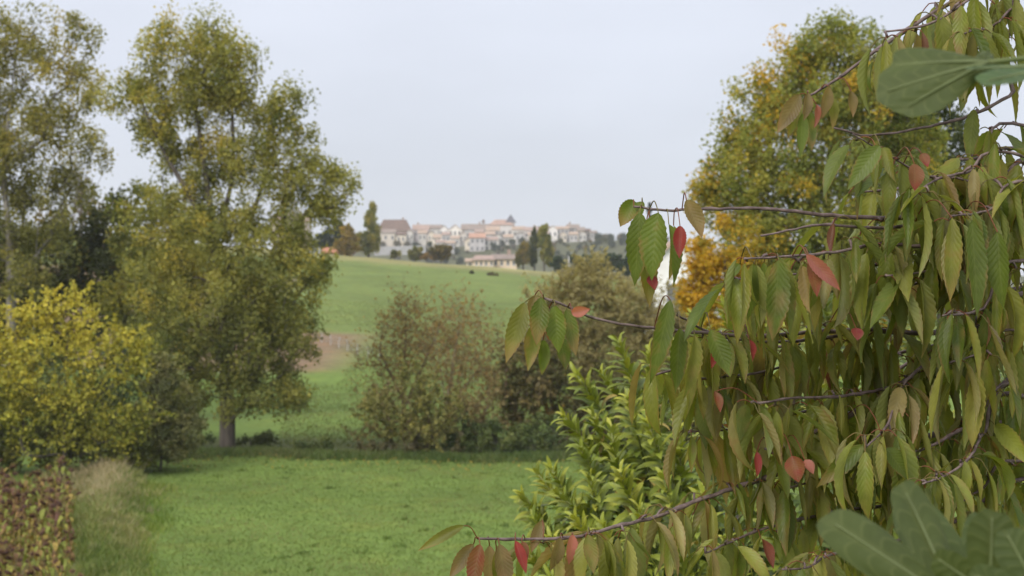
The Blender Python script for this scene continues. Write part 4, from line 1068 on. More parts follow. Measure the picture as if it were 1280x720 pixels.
# ------------------------------------------------------------------ close leaves
def blade_leaves(mb, base, d0, face, L, W, col, nl=12, nw=2, fold=.35, hang=.35, curl=.1, prof=(.75, 1.05), serr=0.0, twist=None, tipcol=None):
    """leaf blades: base point, start direction, upper-face direction; each arches, hangs, folds along its midrib.
    arrays of n; adds a grid of (nl+1) x (2 nw+1) points per leaf"""
    n = len(base)
    fold = np.broadcast_to(fold, (n,)); hang = np.broadcast_to(hang, (n,)); curl = np.broadcast_to(curl, (n,))
    t = np.linspace(0, 1, nl + 1)
    d0 = unit(d0); face = unit(face - d0 * (face * d0).sum(1, keepdims=True)); side = np.cross(d0, face)
    down = np.array([0, 0, -1.0])
    # centre line by integrating a direction that turns towards down and curls back
    pos = [base]; d = d0.copy(); fr = []
    st = (L / nl)[:, None]
    for i in range(nl + 1):
        sd_ = side if twist is None else side * np.cos(twist * t[i])[:, None] + face * np.sin(twist * t[i])[:, None]
        sd_ = unit(sd_ - d * (sd_ * d).sum(1, keepdims=True))
        nn = np.cross(sd_, d) * -1.0
        nn = np.where((nn * face).sum(1, keepdims=True) < 0, -nn, nn)
        fr.append((sd_, nn))
        if i < nl:
            d = unit(d + down * (hang / nl)[:, None] * 1.6 - nn * (curl * (.4 + 1.6 * t[i]) / nl * 2.2)[:, None])
            pos.append(pos[-1] + d * st)
    a, b = prof
    f = t ** a * (1 - t) ** b; f = f / f.max()
    f = np.maximum(f, .015); f[-1] = .004
    u = np.linspace(-1, 1, 2 * nw + 1)
    wav = rng.uniform(0, 6.28, n); wa = rng.uniform(.0, .05, n)
    V_, UV = [], []
    for i in range(nl + 1):
        sd_, nn = fr[i]
        for uu in u:
            w_ = W * .5 * f[i]
            if serr and abs(uu) == 1 and 0 < i < nl:
                w_ = w_ * (1 + serr * (1 if i % 2 else -1))
            fa = fold * (1.0 - .35 * t[i])
            lat = uu * w_ * np.cos(fa); lif = abs(uu) ** 1.25 * w_ * np.sin(fa) + wa * W * np.sin(wav + t[i] * 9 + (1.7 if uu > 0 else 0)) * abs(uu)
            V_.append(pos[i] + sd_ * lat[:, None] + nn * lif[:, None]); UV.append((uu * .5 + .5, t[i]))
    m = 2 * nw + 1
    V_ = np.stack(V_, 1); K = V_.shape[1]
    q = np.array([(i * m + j, i * m + j + 1, (i + 1) * m + j + 1, (i + 1) * m + j) for i in range(nl) for j in range(2 * nw)])
    Q = (np.arange(n)[:, None, None] * K + q[None]).reshape(-1, 4)
    C = np.repeat(col[:, None, :], K, axis=1)
    if tipcol is not None:
        tt = np.repeat(t, m)[None, :, None]
        uu_ = np.tile(u, nl + 1)[None, :, None]; ph = rng.uniform(0, 6.28, (3, n, 1, 1))
        kx = np.clip(smooth(.45, 1.0, tt + rng.uniform(-.25, .1, (n, 1, 1))) + .55 * np.sin(tt * 10 + ph[0]) * np.sin(uu_ * 2.6 + ph[1]) * (np.sin(ph[2]) + .4), 0, 1)
        C = C * (1 - kx) + tipcol[:, None, :] * kx
    mb.add(V_.reshape(-1, 3), Q, col=C.reshape(-1, 3), uv=np.tile(np.array(UV), (n, 1)))

# ------------------------------------------------------------------ laurel hedge bush
LAUR = [(.060, .095, .014), (.115, .155, .018), (.205, .235, .026), (.33, .325, .04)]
lx, ly = P(900, 720, 6.2)[:2]
laurel = empty('laurel_bush', (lx, ly, float(ground_z(lx, ly))), 'bright green cherry laurel with upright leafy shoots behind the hanging cherry leaves', 'bush')
lb = np.array(laurel.location)
shoot_list = [  # tip in the photo, distance, length
    (773, 428, 6.0, .75), (752, 468, 6.1, .7), (722, 470, 5.9, .6), (705, 520, 5.8, .6), (742, 520, 5.8, .6), (690, 588, 5.6, .5), (672, 592, 5.7, .45), (655, 620, 5.6, .4), (668, 650, 5.5, .4),
    (792, 462, 6.3, .7), (812, 440, 6.5, .7), (830, 480, 6.2, .7), (786, 500, 5.7, .6), (764, 540, 5.5, .6), (725, 560, 5.5, .6), (810, 530, 5.6, .6), (840, 430, 6.6, .8), (868, 400, 6.8, .8), (905, 380, 6.9, .8),
    (700, 620, 5.3, .5), (738, 600, 5.3, .5), (775, 590, 5.2, .5), (720, 650, 5.1, .5), (690, 680, 5.1, .5), (660, 690, 5.3, .45), (755, 660, 5.0, .5), (800, 640, 5.0, .5), (830, 600, 5.2, .5), (850, 540, 5.6, .6), (875, 470, 6.2, .7),
    (900, 500, 5.8, .7), (930, 440, 6.4, .8), (960, 400, 6.7, .8), (990, 370, 6.9, .9), (940, 540, 5.6, .6), (880, 620, 5.0, .5), (845, 680, 4.9, .5), (910, 680, 4.9, .5), (780, 700, 4.9, .4), (725, 705, 4.9, .4), (690, 725, 4.9, .4), (650, 735, 5.0, .4), (960, 620, 5.2, .6), (985, 520, 5.8, .7),
    (1030, 350, 6.9, .9), (1070, 380, 6.7, .8), (1110, 340, 6.9, .9), (1030, 450, 6.3, .8), (1090, 460, 6.2, .8), (1150, 400, 6.6, .9), (1160, 480, 6.1, .8), (1040, 560, 5.6, .7), (1110, 570, 5.5, .7), (1180, 560, 5.6, .8), (1230, 440, 6.3, .9), (1250, 540, 5.8, .8),
    (1020, 680, 5.0, .6), (1090, 670, 5.0, .6), (1160, 660, 5.1, .6), (1230, 650, 5.2, .7), (1290, 600, 5.4, .8), (1290, 480, 6.0, .9), (1200, 340, 6.9, 1.0), (1270, 370, 6.8, 1.0), (820, 730, 4.8, .4), (880, 740, 4.8, .4), (760, 745, 4.8, .4)]
for (px, py, d, sl) in shoot_list:
    tip = P(px, py, d)
    foot = tip + np.array([rng.uniform(.0, .3) + .10 * (px < 760), rng.uniform(.0, .3), -sl])
    hub = np.array([lb[0] + (foot[0] - lb[0]) * .6, lb[1] + (foot[1] - lb[1]) * .6, max(float(ground_z(lb[0], lb[1])) + .1, foot[2] - .6)])
    ax = spline([hub, foot, tip + (foot - tip) * .45 + rng.normal(size=3) * .03, tip], .05)
    mb = MB(); tube(mb, ax, np.linspace(.011, .003, len(ax)), 5)
    sh = mb.build('shoot', M['stem'], laurel, lb)
    cum = np.concatenate([[0], np.cumsum(np.linalg.norm(np.diff(ax, axis=0), axis=1))])
    tot = cum[-1]; nL = int((sl + .55) / .0072)
    s_ = tot - np.linspace(.0, min(tot * .97, sl + .55), nL)
    pos = np.stack([np.interp(s_, cum, ax[:, k_]) for k_ in range(3)], -1)
    tg = unit(tip - foot)
    ang = np.arange(nL) * 2.4 + rng.uniform(-.4, .4, nL) + rng.uniform(0, 6)
    e1 = unit(np.cross(tg, [.2, .9, .3])); e2 = np.cross(tg, e1)
    rad = np.cos(ang)[:, None] * e1 + np.sin(ang)[:, None] * e2
    age = np.clip(np.arange(nL) * .0072 / .45, 0, 1)
    opn = .35 + 1.0 * age + rng.normal(size=nL) * .12                 # young leaves stand up, old ones spread
    dv = tg * np.cos(opn)[:, None] + rad * np.sin(opn)[:, None]
    fc = tg * np.sin(opn)[:, None] - rad * np.cos(opn)[:, None]
    L = (.050 + .050 * np.minimum(1, age * 3)) * rng.uniform(.8, 1.15, nL); Wd = L * rng.uniform(.27, .36, nL)
    v = .80 - .58 * age + rng.normal(size=nL) * .13 + rng.normal() * .09
    lc = ramp(LAUR, v); od = (rng.uniform(size=nL) < .04 * age)[:, None]; lc = np.where(od, np.array([.30, .22, .05]), lc)
    mb = MB(); blade_leaves(mb, pos + dv * .008, dv, fc, L, Wd, lc, nl=6, nw=1, fold=.30 + .2 * (1 - age), hang=.12 + .35 * age * rng.uniform(.3, 1.6, nL), curl=rng.uniform(.0, .5, nL), prof=(.62, .75))
    mb.build('leaves', M['laurel'], sh, lb)

# ------------------------------------------------------------------ the cherry tree
TX, TY = 1.95, 3.05
tz = float(ground_z(TX, TY))
cherry = empty('cherry_tree', (TX, TY, tz), 'cherry tree reaching in from the right with drooping green and reddening autumn leaves', 'tree')
cb = np.array([TX, TY, tz])
mb = MB(); tr = spline([(TX, TY, tz - .2), (TX + .03, TY, tz + .8), (TX - .03, TY + .03, tz + 1.8), (TX + .02, TY + .02, tz + 3.1), (TX + .05, TY, tz + 4.0)], .1)
tube(mb, tr, np.linspace(.11, .05, len(tr)), 10); mb.build('trunk', M['cherry_bark'], cherry, cb)

CH = [(.100, .140, .025), (.165, .190, .031), (.230, .240, .043), (.30, .28, .066), (.39, .33, .12)]
DRY = [(.26, .20, .10), (.34, .22, .13), (.30, .14, .08)]
RED = [(.26, .040, .030), (.33, .085, .065), (.22, .065, .045)]
acc = {'n': 0}

def petiole(mb, a, d, b, red):
    L = np.linalg.norm(b - a)
    m1 = a + (b - a) * .35 + unit(np.asarray(d, float)) * L * .12 + np.array([0, 0, .16 * L]); m2 = a + (b - a) * .75 + np.array([0, 0, .14 * L])
    c = (.24, .085, .04) if red else (.20, .165, .05)
    tube(mb, spline([a, m1, m2, b], .005), .0009, 4, c, cap=False)

def leaf_batch(mb, specs):
    """specs: dicts base, d0, face, L, W, col, tip, fold, hang, curl, twist"""
    g = lambda k_: np.array([s[k_] for s in specs], float)
    blade_leaves(mb, g('base'), g('d0'), g('face'), g('L'), g('W'), g('col'), nl=22, nw=2, fold=g('fold'), hang=g('hang'), curl=g('curl'), prof=(.74, 1.12), serr=.055, twist=g('twist'), tipcol=g('tip'))

def cherry_colour(px, py, red=.03, dry=.05):
    r_ = rng.uniform()
    if r_ < red:
        c = np.array(RED[rng.integers(3)]) * rng.uniform(.7, 1.1); g_ = np.array([.20, .15, .05]); k_ = rng.uniform(0, .6); return (c * (1 - k_) + g_ * k_), c, True
    v = .45 + .22 * rng.normal() - .10 * (px > 1060) + .12 * (px < 900)
    c = ramp(CH, np.array([v]))[0] * rng.uniform(.85, 1.12)
    if r_ < red + dry:
        c = c * .45 + np.array(DRY[rng.integers(3)]) * .55
    tip = c.copy()
    if rng.uniform() < .45:
        tip = c * .4 + np.array([[.34, .20, .085], [.28, .13, .06], [.36, .27, .09]][rng.integers(3)]) * .6
    return c, tip, False

def hang_cluster(mbl, mbr, node, px, py, k_, size=1.0, red=.03, dry=.05):
    """k_ leaves on one spur: petioles arch out, blades hang"""
    S = {0: [], 1: []}
    a0 = rng.uniform(0, 6.28)
    for j in range(k_):
        an = a0 + j * 6.28 / k_ + rng.uniform(-.5, .5)
        o = np.array([math.cos(an), math.sin(an), rng.uniform(-.25, .6)]); o = o / np.linalg.norm(o)
        pl = rng.uniform(.018, .034)
        bse = node + o * pl * .8 + np.array([0, 0, -pl * rng.uniform(.1, .6)])
        c, tp, isr = cherry_colour(px, py, red, dry)
        d0 = o * (rng.uniform(.10, .5) if rng.uniform() < .68 else rng.uniform(.6, 1.6)) + np.array([0, 0, -1.0]); 
        fc = o + np.array([0, 0, .25]) + rng.normal(size=3) * .25
        L = (rng.choice([rng.uniform(.055, .085), rng.uniform(.085, .105), rng.uniform(.10, .126)], p=[.3, .4, .3]) if not isr else rng.uniform(.05, .085)) * size
        mb_ = mbr if isr else mbl
        petiole(mb_, node, o, bse, isr or rng.uniform() < .4)
        S[int(isr)].append(dict(base=bse, d0=d0, face=fc, L=L, W=L * rng.uniform(.23, .34), col=c, tip=tp, fold=rng.uniform(.30, 1.2), hang=rng.uniform(.15, .7), curl=rng.choice([rng.uniform(-.12, .15), rng.uniform(.15, .55)], p=[.65, .35]), twist=rng.normal() * .65))
    for isr, mb_ in ((0, mbl), (1, mbr)):
        if S[isr]:
            leaf_batch(mb_, S[isr])

# branches as the photo shows them: points (px, py), distance at the tip and at the right end, thickness in px at the ends, bare tip share, leaf clumps
# columns: path, d_tip, d_end, w_tip, w_end, spur spacing px, leaves per spur, s_from
BR = [
    ([(1010, 121), (1047, 98), (1102, 58), (1152, 25), (1193, 0), (1250, -40)], 2.45, 2.6, 3.2, 6.5, 46, (2, 4), .32),
    ([(1110, 37), (1160, 31), (1210, 0), (1260, -35)], 2.4, 2.5, 2.6, 4.5, 22, (3, 5), .0),
    ([(1043, 160), (1089, 169), (1152, 160), (1214, 144), (1260, 121), (1310, 95)], 2.5, 2.6, 2.6, 5.0, 120, (1, 2), .5),
    ([(792, 258), (833, 263), (867, 262), (960, 261), (1027, 269), (1110, 273), (1168, 265), (1240, 240), (1320, 205)], 2.42, 2.6, 3.0, 8.0, 80, (2, 3), .55),
    ([(955, 294), (1027, 281), (1110, 285), (1193, 271), (1290, 225)], 2.35, 2.6, 2.5, 6.0, 34, (3, 5), .25),
    ([(930, 324), (1000, 319), (1060, 313), (1100, 305), (1177, 305), (1290, 270)], 2.3, 2.55, 2.6, 6.0, 24, (3, 5), .0),
    ([(845, 393), (867, 405), (890, 417), (943, 427), (1010, 425), (1090, 412)], 2.48, 2.6, 2.8, 5.0, 34, (3, 4), .15),
    ([(680, 373), (710, 383), (743, 398), (787, 407), (840, 413), (890, 417), (943, 420), (1010, 416), (1090, 412), (1137, 417), (1227, 410), (1320, 370)], 2.40, 2.65, 3.0, 7.0, 30, (3, 5), .30),
    ([(1077, 378), (1120, 365), (1153, 352), (1220, 320), (1310, 260)], 2.55, 2.7, 2.6, 5.5, 30, (3, 5), .0),
    ([(965, 566), (1010, 545), (1060, 517), (1110, 493), (1173, 467), (1220, 433), (1320, 375)], 2.55, 2.75, 4.5, 13.0, 30, (2, 5), .0),
    ([(950, 505), (1000, 498), (1057, 495), (1120, 480), (1190, 440), (1300, 360)], 2.4, 2.7, 2.6, 6.0, 24, (3, 5), .0),
    ([(596, 674), (667, 675), (725, 670), (767, 657), (821, 645), (875, 624), (950, 600), (1030, 575), (1120, 560), (1220, 520), (1320, 465)], 2.38, 2.75, 3.2, 9.0, 28, (3, 5), .12),
    ([(1133, 568), (1157, 558), (1193, 542), (1237, 523), (1290, 497)], 2.45, 2.6, 3.0, 6.0, 26, (3, 5), .0),
    ([(1150, 603), (1180, 593), (1213, 567), (1233, 540), (1290, 480)], 2.3, 2.55, 2.4, 5.0, 26, (3, 4), .0),
    ([(985, 607), (1017, 603), (1080, 598), (1150, 580), (1290, 530)], 2.6, 2.75, 2.6, 5.5, 24, (3, 5), .0),
    ([(1080, 558), (1107, 530), (1117, 500), (1140, 470), (1190, 425)], 2.35, 2.6, 2.4, 4.5, 28, (3, 5), .0),
    ([(978, 712), (1010, 707), (1037, 693), (1110, 680), (1200, 650), (1310, 600)], 2.4, 2.7, 2.6, 6.0, 26, (3, 5), .0),
    ([(1140, 250), (1168, 226), (1210, 215), (1290, 200)], 2.35, 2.5, 2.2, 4.5, 26, (3, 5), .0),
    ([(1065, 168), (1093, 183), (1131, 204), (1168, 225), (1240, 240)], 2.38, 2.5, 2.0, 3.5, 22, (3, 5), .1),
    ([(1205, 42), (1243, 31), (1268, 8), (1300, -20)], 2.4, 2.5, 2.4, 4.0, 24, (3, 4), .0),
    ([(1195, 200), (1230, 195), (1290, 160)], 2.5, 2.6, 2.2, 4.5, 24, (3, 4), .0),
    ([(1075, 240), (1120, 236), (1190, 225), (1290, 190)], 2.6, 2.7, 2.4, 5.0, 24, (3, 5), .0),
    ([(860, 540), (920, 538), (980, 520), (1060, 500), (1160, 440)], 2.55, 2.75, 2.4, 5.0, 24, (3, 5), .0),
    ([(870, 475), (930, 470), (1000, 455), (1080, 450), (1180, 430)], 2.5, 2.7, 2.4, 5.0, 24, (3, 5), .0),
    ([(880, 690), (950, 665), (1040, 640), (1150, 625), (1290, 570)], 2.5, 2.8, 2.6, 6.0, 24, (3, 5), .0),
    ([(1110, 345), (1170, 335), (1230, 300), (1310, 240)], 2.4, 2.6, 2.4, 5.0, 24, (3, 5), .0),
    ([(1180, 395), (1230, 385), (1300, 330)], 2.35, 2.5, 2.4, 5.0, 24, (3, 5), .0),
    ([(1190, 640), (1230, 612), (1300, 580)], 2.5, 2.6, 2.4, 4.5, 26, (3, 4), .0),
    ([(1150, 60), (1195, 55), (1240, 62), (1300, 50)], 2.55, 2.65, 2.2, 4.0, 26, (2, 4), .0),
    ([(1180, 455), (1225, 440), (1300, 420)], 2.4, 2.5, 2.2, 4.0, 26, (3, 4), .0),
    ([(1190, 270), (1240, 262), (1310, 235)], 2.32, 2.45, 2.2, 4.0, 24, (3, 5), .0),
    ([(910, 352), (960, 345), (1030, 340), (1100, 330)], 2.42, 2.55, 2.2, 4.0, 24, (3, 5), .05),
    ([(815, 470), (860, 455), (920, 440), (1000, 430)], 2.55, 2.65, 2.2, 4.0, 26, (3, 4), .0),
]
cherry_branches = []
for bi_, (pts, d0_, d1_, w0, w1, gapx, (ka, kb), s_from) in enumerate(BR):
    m = len(pts); s = np.linspace(0, 1, m)
    ctr = [P(x, y, d0_ + (d1_ - d0_) * t) + rng.normal(size=3) * [0, .010, 0] for (x, y), t in zip(pts, s)]
    end = ctr[-1]
    # on to the trunk, outside the picture
    if pts[-1][0] >= 1240:
        tzj = np.clip(end[2] - .25 - .25 * (TX - end[0]), tz + .6, tz + 3.6)
        ctr += [end * .5 + np.array([TX, TY, tzj]) * .5 + np.array([0, 0, .06]), np.array([TX, TY, tzj])]
    ax = spline(ctr, .015)
    cum = np.concatenate([[0], np.cumsum(np.linalg.norm(np.diff(ax, axis=0), axis=1))]); Lin = np.linalg.norm(np.diff(np.array(ctr[:m]), axis=0), axis=1).sum()
    # small kinks at the buds
    kx = rng.normal(size=(len(ax), 3)) * .0005
    ax = ax + kx
    rr = np.interp(cum, [0, Lin, max(cum[-1], Lin + 1e-3)], [w0 * d0_ / F / 2, w1 * d1_ / F / 2, w1 * d1_ / F / 2 * 1.5])
    bud = (rng.uniform(size=len(ax)) < .16)
    rr = rr * (1 + .28 * bud) * rng.uniform(.94, 1.06, len(ax))
    mb = MB(); tube(mb, ax, rr, 7)
    step = gapx * d0_ / F * (1.42 if bi_ not in (7, 11) else 1.1)
    nodes = np.arange(max(.004, s_from * Lin), Lin * 1.0, step)
    mbl, mbr = MB(), MB()
    for sN in nodes:
        sN = sN + rng.uniform(-.3, .3) * step
        nd = np.array([np.interp(sN, cum, ax[:, k_]) for k_ in range(3)])
        px = 640 + nd[0] / nd[1] * F; py = 360 - (nd[2] - CAMZ) / nd[1] * F
        if px > 1330 or py > 790:
            continue
        # short spur
        sd_ = rng.normal(size=3) * [.4, 1, .5]; sd_[1] = abs(sd_[1]) * (1 if rng.uniform() < .72 else -1); sd_ = sd_ / np.linalg.norm(sd_); tipn = nd + sd_ * rng.uniform(.006, .02)
        tube(mb, spline([nd, (nd + tipn) / 2 + [0, 0, .002], tipn], .006), [.0022] + [.0019] * 1 + [.0024] * (len(spline([nd, (nd + tipn) / 2 + [0, 0, .002], tipn], .006)) - 2), 5)
        hang_cluster(mbl, mbr, tipn, px, py, int(rng.integers(ka, kb + 1)), 1.0, red=.018, dry=.26 if (py > 470 and px < 960) else .10)
    cherry_branches.append((mb, mbl, mbr, ax, cum))

def px_of(p): return 640 + p[0] / p[1] * F, 360 - (p[2] - CAMZ) / p[1] * F

# the leaves that stand clear at the branch tips: branch, foot px, tip px, width px, distance, colour kind, edge-on turn
G, Y, D, RD, PK = 'green', 'yellowish', 'dry', 'red', 'pink'
TIPS = [
    (3, (792, 250), (776, 282), 26, 2.44, G, .3), (3, (803, 252), (796, 275), 16, 2.47, G, -.6), (3, (800, 266), (794, 355), 31, 2.40, G, .1), (3, (806, 300), (813, 382), 24, 2.43, Y, .2), (3, (823, 266), (812, 348), 35, 2.36, G, -.15),
    (3, (836, 280), (846, 356), 22, 2.40, G, .5), (3, (842, 282), (838, 348), 20, 2.45, Y, .9), (3, (850, 282), (849, 322), 19, 2.38, RD, .1), (3, (858, 250), (877, 296), 27, 2.36, D, .2), (3, (812, 345), (819, 362), 14, 2.42, RD, .2),
    (7, (656, 378), (633, 452), 24, 2.40, Y, .2), (7, (668, 370), (664, 398), 18, 2.44, D, .5), (7, (676, 372), (671, 430), 27, 2.37, G, 0), (7, (668, 405), (660, 462), 22, 2.42, Y, .4), (7, (694, 382), (697, 440), 24, 2.38, G, -.2),
    (7, (708, 386), (720, 444), 20, 2.40, G, .3), (7, (700, 420), (708, 462), 18, 2.43, G, .5), (7, (679, 425), (678, 468), 17, 2.44, G, .6), (7, (715, 392), (737, 386), 15, 2.36, PK, .5), (7, (715, 396), (719, 410), 12, 2.41, RD, .9), (7, (688, 405), (687, 425), 14, 2.45, RD, .4),
    (0, (1000, 118), (972, 165), 20, 2.45, D, .3), (0, (1003, 130), (985, 172), 15, 2.47, Y, .5), (0, (1003, 142), (1000, 195), 17, 2.44, G, .2), (0, (1012, 140), (1014, 188), 16, 2.46, G, .4), (0, (1010, 116), (1006, 150), 14, 2.43, D, .8), (0, (1036, 108), (1028, 148), 16, 2.45, D, .5), (0, (1040, 120), (1042, 160), 14, 2.47, Y, .7), (0, (1020, 130), (1020, 158), 12, 2.45, PK, .9), (0, (1064, 114), (1066, 146), 13, 2.45, D, .4),
    (11, (580, 657), (523, 687), 15, 2.37, Y, .0), (11, (592, 680), (562, 722), 20, 2.40, D, .2), (11, (600, 680), (590, 740), 24, 2.36, RD, -.1), (11, (612, 682), (612, 735), 18, 2.42, D, .4), (11, (624, 680), (634, 742), 24, 2.38, D, .2), (11, (644, 676), (658, 716), 15, 2.36, RD, .3), (11, (620, 690), (622, 740), 20, 2.41, Y, .5), (11, (652, 676), (660, 700), 10, 2.38, RD, .6),
    (7, (838, 375), (814, 480), 26, 2.38, G, .1), (6, (850, 410), (845, 490), 26, 2.42, G, .3), (7, (895, 428), (890, 460), 13, 2.45, RD, .4), (6, (868, 418), (858, 500), 24, 2.40, Y, .5), (6, (888, 412), (912, 470), 28, 2.38, G, -.2),
    (5, (942, 330), (935, 400), 24, 2.34, G, .2), (5, (973, 325), (968, 425), 32, 2.30, G, 0), (5, (955, 328), (948, 412), 20, 2.37, G, .6), (5, (1012, 324), (1022, 370), 19, 2.28, RD, .2), (5, (1008, 318), (1050, 362), 17, 2.27, PK, -.5), (5, (925, 330), (905, 352), 14, 2.42, G, .4),
    (8, (1190, 272), (1190, 375), 27, 2.20, Y, .1), (8, (1215, 275), (1222, 395), 30, 2.22, G, .2), (8, (1247, 290), (1252, 385), 28, 2.24, G, -.3),
    (18, (1143, 205), (1144, 238), 22, 2.33, RD, .0), (18, (1095, 186), (1094, 207), 12, 2.36, RD, .3), (18, (1152, 192), (1160, 208), 14, 2.37, RD, .3), (18, (1100, 182), (1060, 235), 24, 2.33, G, -.1),
    (9, (990, 570), (998, 602), 26, 2.38, RD, .0), (9, (1006, 575), (1017, 592), 14, 2.40, PK, .4), (9, (946, 565), (948, 595), 11, 2.44, RD, .5), (9, (1080, 556), (1022, 608), 24, 2.35, G, 0), (9, (1108, 560), (1136, 600), 26, 2.35, G, .2),
    (10, (893, 490), (900, 515), 14, 2.42, RD, .4), (7, (1070, 410), (1072, 425), 16, 2.38, RD, .3), (7, (936, 424), (940, 452), 13, 2.4, RD, .5), (11, (700, 672), (690, 715), 18, 2.40, D, .4), (11, (716, 668), (712, 706), 15, 2.42, PK, .5), (11, (735, 668), (742, 716), 20, 2.40, Y, .2), (11, (678, 650), (664, 690), 16, 2.45, D, .5),
]
KC = {G: (.12, .155, .026), Y: (.20, .20, .042), D: (.215, .155, .065), RD: (.27, .036, .034), PK: (.38, .13, .10)}
for (bi_, a, b, wpx, d, kind, turn) in TIPS:
    mb, mbl, mbr, ax, cum = cherry_branches[bi_]
    A = P(a[0], a[1], d); B = P(b[0], b[1], d - .01)
    isr = kind in (RD, PK)
    k_ = int(np.argmin(np.linalg.norm((ax - A) * [1, .3, 1], axis=1)))
    tgt = mbr if isr else mbl
    petiole(tgt, ax[k_], unit(A - ax[k_] + [0, -.01, .02]), A, isr or kind == D or rng.uniform() < .4)
    dv = B - A; L = np.linalg.norm(dv) * 1.03
    turn = turn + rng.uniform(-.35, .35); toward = np.array([math.sin(turn) * .9, -math.cos(turn), .25])
    c = np.array(KC[kind]) * rng.uniform(.85, 1.15)
    tip = c * .4 + np.array([.34, .19, .09]) * .6 if kind in (Y, D) or (kind == G and rng.uniform() < .4) else (c * np.array([1.0, 1.4, 1.2]) if kind == RD else c)
    if kind == RD and rng.uniform() < .5:
        tip, c = c, c * .55 + np.array([.16, .15, .04]) * .45
    leaf_batch(tgt, [dict(base=A, d0=dv / np.linalg.norm(dv) + np.array([0, 0, .04]), face=toward, L=L, W=wpx * d / F * (1.05 + .25 * abs(turn)), col=c, tip=tip, fold=rng.uniform(.3, .8), hang=.06, curl=rng.uniform(-.02, .12), twist=rng.uniform(-.35, .35))])

for (mb, mbl, mbr, ax, cum) in cherry_branches:
    o = mb.build('branch', M['cherry_bark'], cherry, cb)
    if mbl.n:
        mbl.build('leaves', M['cherry'], o, cb)
    if mbr.n:
        tag(mbr.build('leaves', M['cherry'], o, cb), 'reddened autumn leaves')

# ------------------------------------------------------------------ the fig in the very front
FX, FY = .95, 1.28
fz = float(ground_z(FX, FY))
fig = empty('fig_tree', (FX, FY, fz), 'dull green fig plant with broad lobed leaves, out of focus in the front', 'tree')
fb = np.array([FX, FY, fz])
mb = MB(); fst = spline([(FX, FY, fz - .1), (FX + .02, FY, fz + 1.0), (FX - .03, FY - .05, fz + 1.9), (FX - .10, FY - .10, fz + 2.45), (FX - .13, FY - .08, fz + 2.85)], .06)
tube(mb, fst, np.linspace(.022, .008, len(fst)), 8); mb.build('stem', M['bark'], fig, fb)

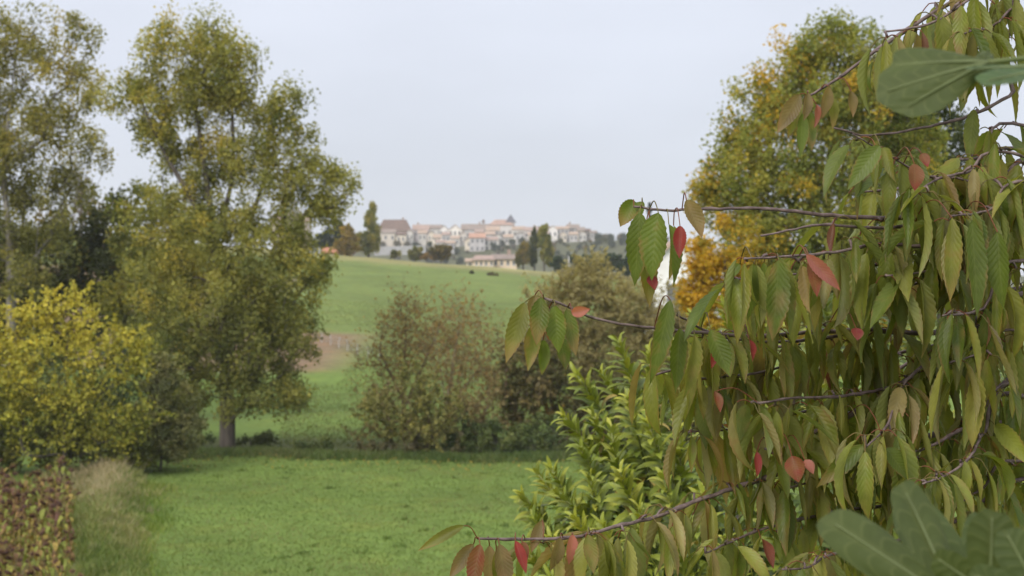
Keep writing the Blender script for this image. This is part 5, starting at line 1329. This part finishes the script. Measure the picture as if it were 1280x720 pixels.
def fig_leaf(base, tipdir, normal, lobes, col, r0=.35, cup=.10):
    """palmate blade: lobes = (angle from tipdir in degrees, length m, half width deg)"""
    x = unit(np.array(tipdir, float)); n_ = np.array(normal, float); n_ = unit(n_ - x * (n_ * x).sum()); y = np.cross(n_, x)
    m, kr = 128, 14
    th = np.linspace(-np.pi * .93, np.pi * .93, m)
    rr = np.zeros(m)
    Lm = max(l_ for _, l_, _ in lobes)
    for a, l_, hw in lobes:
        dth = np.abs((th - R(a) + np.pi) % (2 * np.pi) - np.pi)
        rr = np.maximum(rr, r0 * Lm * .8 + (l_ - r0 * Lm * .8) * np.exp(-(dth / R(hw)) ** 3.2))
    rr *= 1 + .015 * np.sin(th * 23) + .02 * np.sin(th * 9 + 1)
    rr *= smooth(np.pi * .95, np.pi * .70, np.abs(th)) * .9 + .1
    dl = np.stack([np.abs((th - R(a) + np.pi) % (2 * np.pi) - np.pi) for a, _, _ in lobes]).min(0)
    V_, UV = [], []
    for i in range(kr + 1):
        f = i / kr
        rad = rr * f
        lift = cup * Lm * (f ** 2) * -.8 + .05 * Lm * np.minimum(dl / .5, 1) * f + .02 * Lm * np.sin(th * 5 + f * 4) * f
        V_.append(base + np.cos(th)[:, None] * rad[:, None] * x + np.sin(th)[:, None] * rad[:, None] * y + n_ * lift[:, None])
        UV.append(np.stack([.5 + np.clip(dl * f * 1.1, 0, .5), np.full(m, f)], -1))
    q = [(i * m + j, i * m + j + 1, (i + 1) * m + j + 1, (i + 1) * m + j) for i in range(kr) for j in range(m - 1)]
    mb = MB(); mb.add(np.concatenate(V_), q, col=np.asarray(col) , uv=np.concatenate(UV))
    # raised midribs and the stalk
    for a, l_, hw in lobes:
        t = np.linspace(0, .93, 8)[:, None]
        pts = base + (math.cos(R(a)) * x + math.sin(R(a)) * y) * l_ * t + n_ * (-.8 * cup * Lm * (t * l_ / max(l_, 1e-6)) ** 2 + .0008)
        tube(mb, pts, np.linspace(.0014, .0004, 8), 5, (.17, .20, .085))
    k_ = int(np.argmin(np.linalg.norm(fst - base, axis=1)))
    tube(mb, spline([fst[k_], (fst[k_] + base) / 2 + np.array([0, 0, .02]), base], .01), .002, 6, (.16, .19, .07))
    return mb.build('leaf', M['fig'], fig, fb)

FG = (.066, .080, .017)
fig_leaf(P(1235, 78, 1.08), P(1095, 108, 1.08) - P(1235, 78, 1.08), (.15, -1, .55), [(2, .074, 30), (16, .066, 22), (-16, .064, 22)], FG, r0=.18, cup=.12)
fig_leaf(P(1330, 84, 1.05), P(1207, 104, 1.02) - P(1330, 84, 1.05), (0, -.30, 1), [(0, .066, 26), (40, .06, 22), (-40, .06, 22)], (.05, .095, .02), cup=.03)
fig_leaf(P(1196, 758, 1.06), P(1032, 642, 1.06) - P(1196, 758, 1.06), (.05, -1, .55), [(0, .102, 17), (-38, .086, 19), (33, .090, 17)], FG, r0=.33, cup=.08)
fig_leaf(P(1218, 745, 1.12), P(1125, 618, 1.14) - P(1218, 745, 1.12), (.1, -1, .5), [(0, .078, 25), (-46, .060, 20), (44, .074, 19)], (.060, .078, .018), r0=.36, cup=.08)
fig_leaf(P(1236, 742, 1.04), P(1242, 642, 1.03) - P(1236, 742, 1.04), (.1, -1, .4), [(0, .054, 32), (-55, .05, 22), (55, .045, 22)], (.068, .084, .019), r0=.36, cup=.08)
fig_leaf(P(1300, 745, 1.0), P(1262, 672, 1.0) - P(1300, 745, 1.0), (-.2, -1, .5), [(0, .045, 30), (-55, .05, 20), (45, .045, 20)], (.058, .075, .017), r0=.36, cup=.08)

# ------------------------------------------------------------------ the air
mb = MB(); box(mb, -1215, 1215, -46, 2215, -4.0, 62.0)
hm, ht, hn, hl = new_mat('pale autumn haze')
pv = hn('ShaderNodeVolumePrincipled'); pv.inputs['Color'].default_value = (.97, .98, 1.0, 1); pv.inputs['Density'].default_value = .00016
ho = hn('ShaderNodeOutputMaterial'); hl(pv.outputs[0], ho.inputs['Volume'])
tag(mb.build('haze', hm, shade=False), 'thin pale haze that softens the far village', kind='stuff')
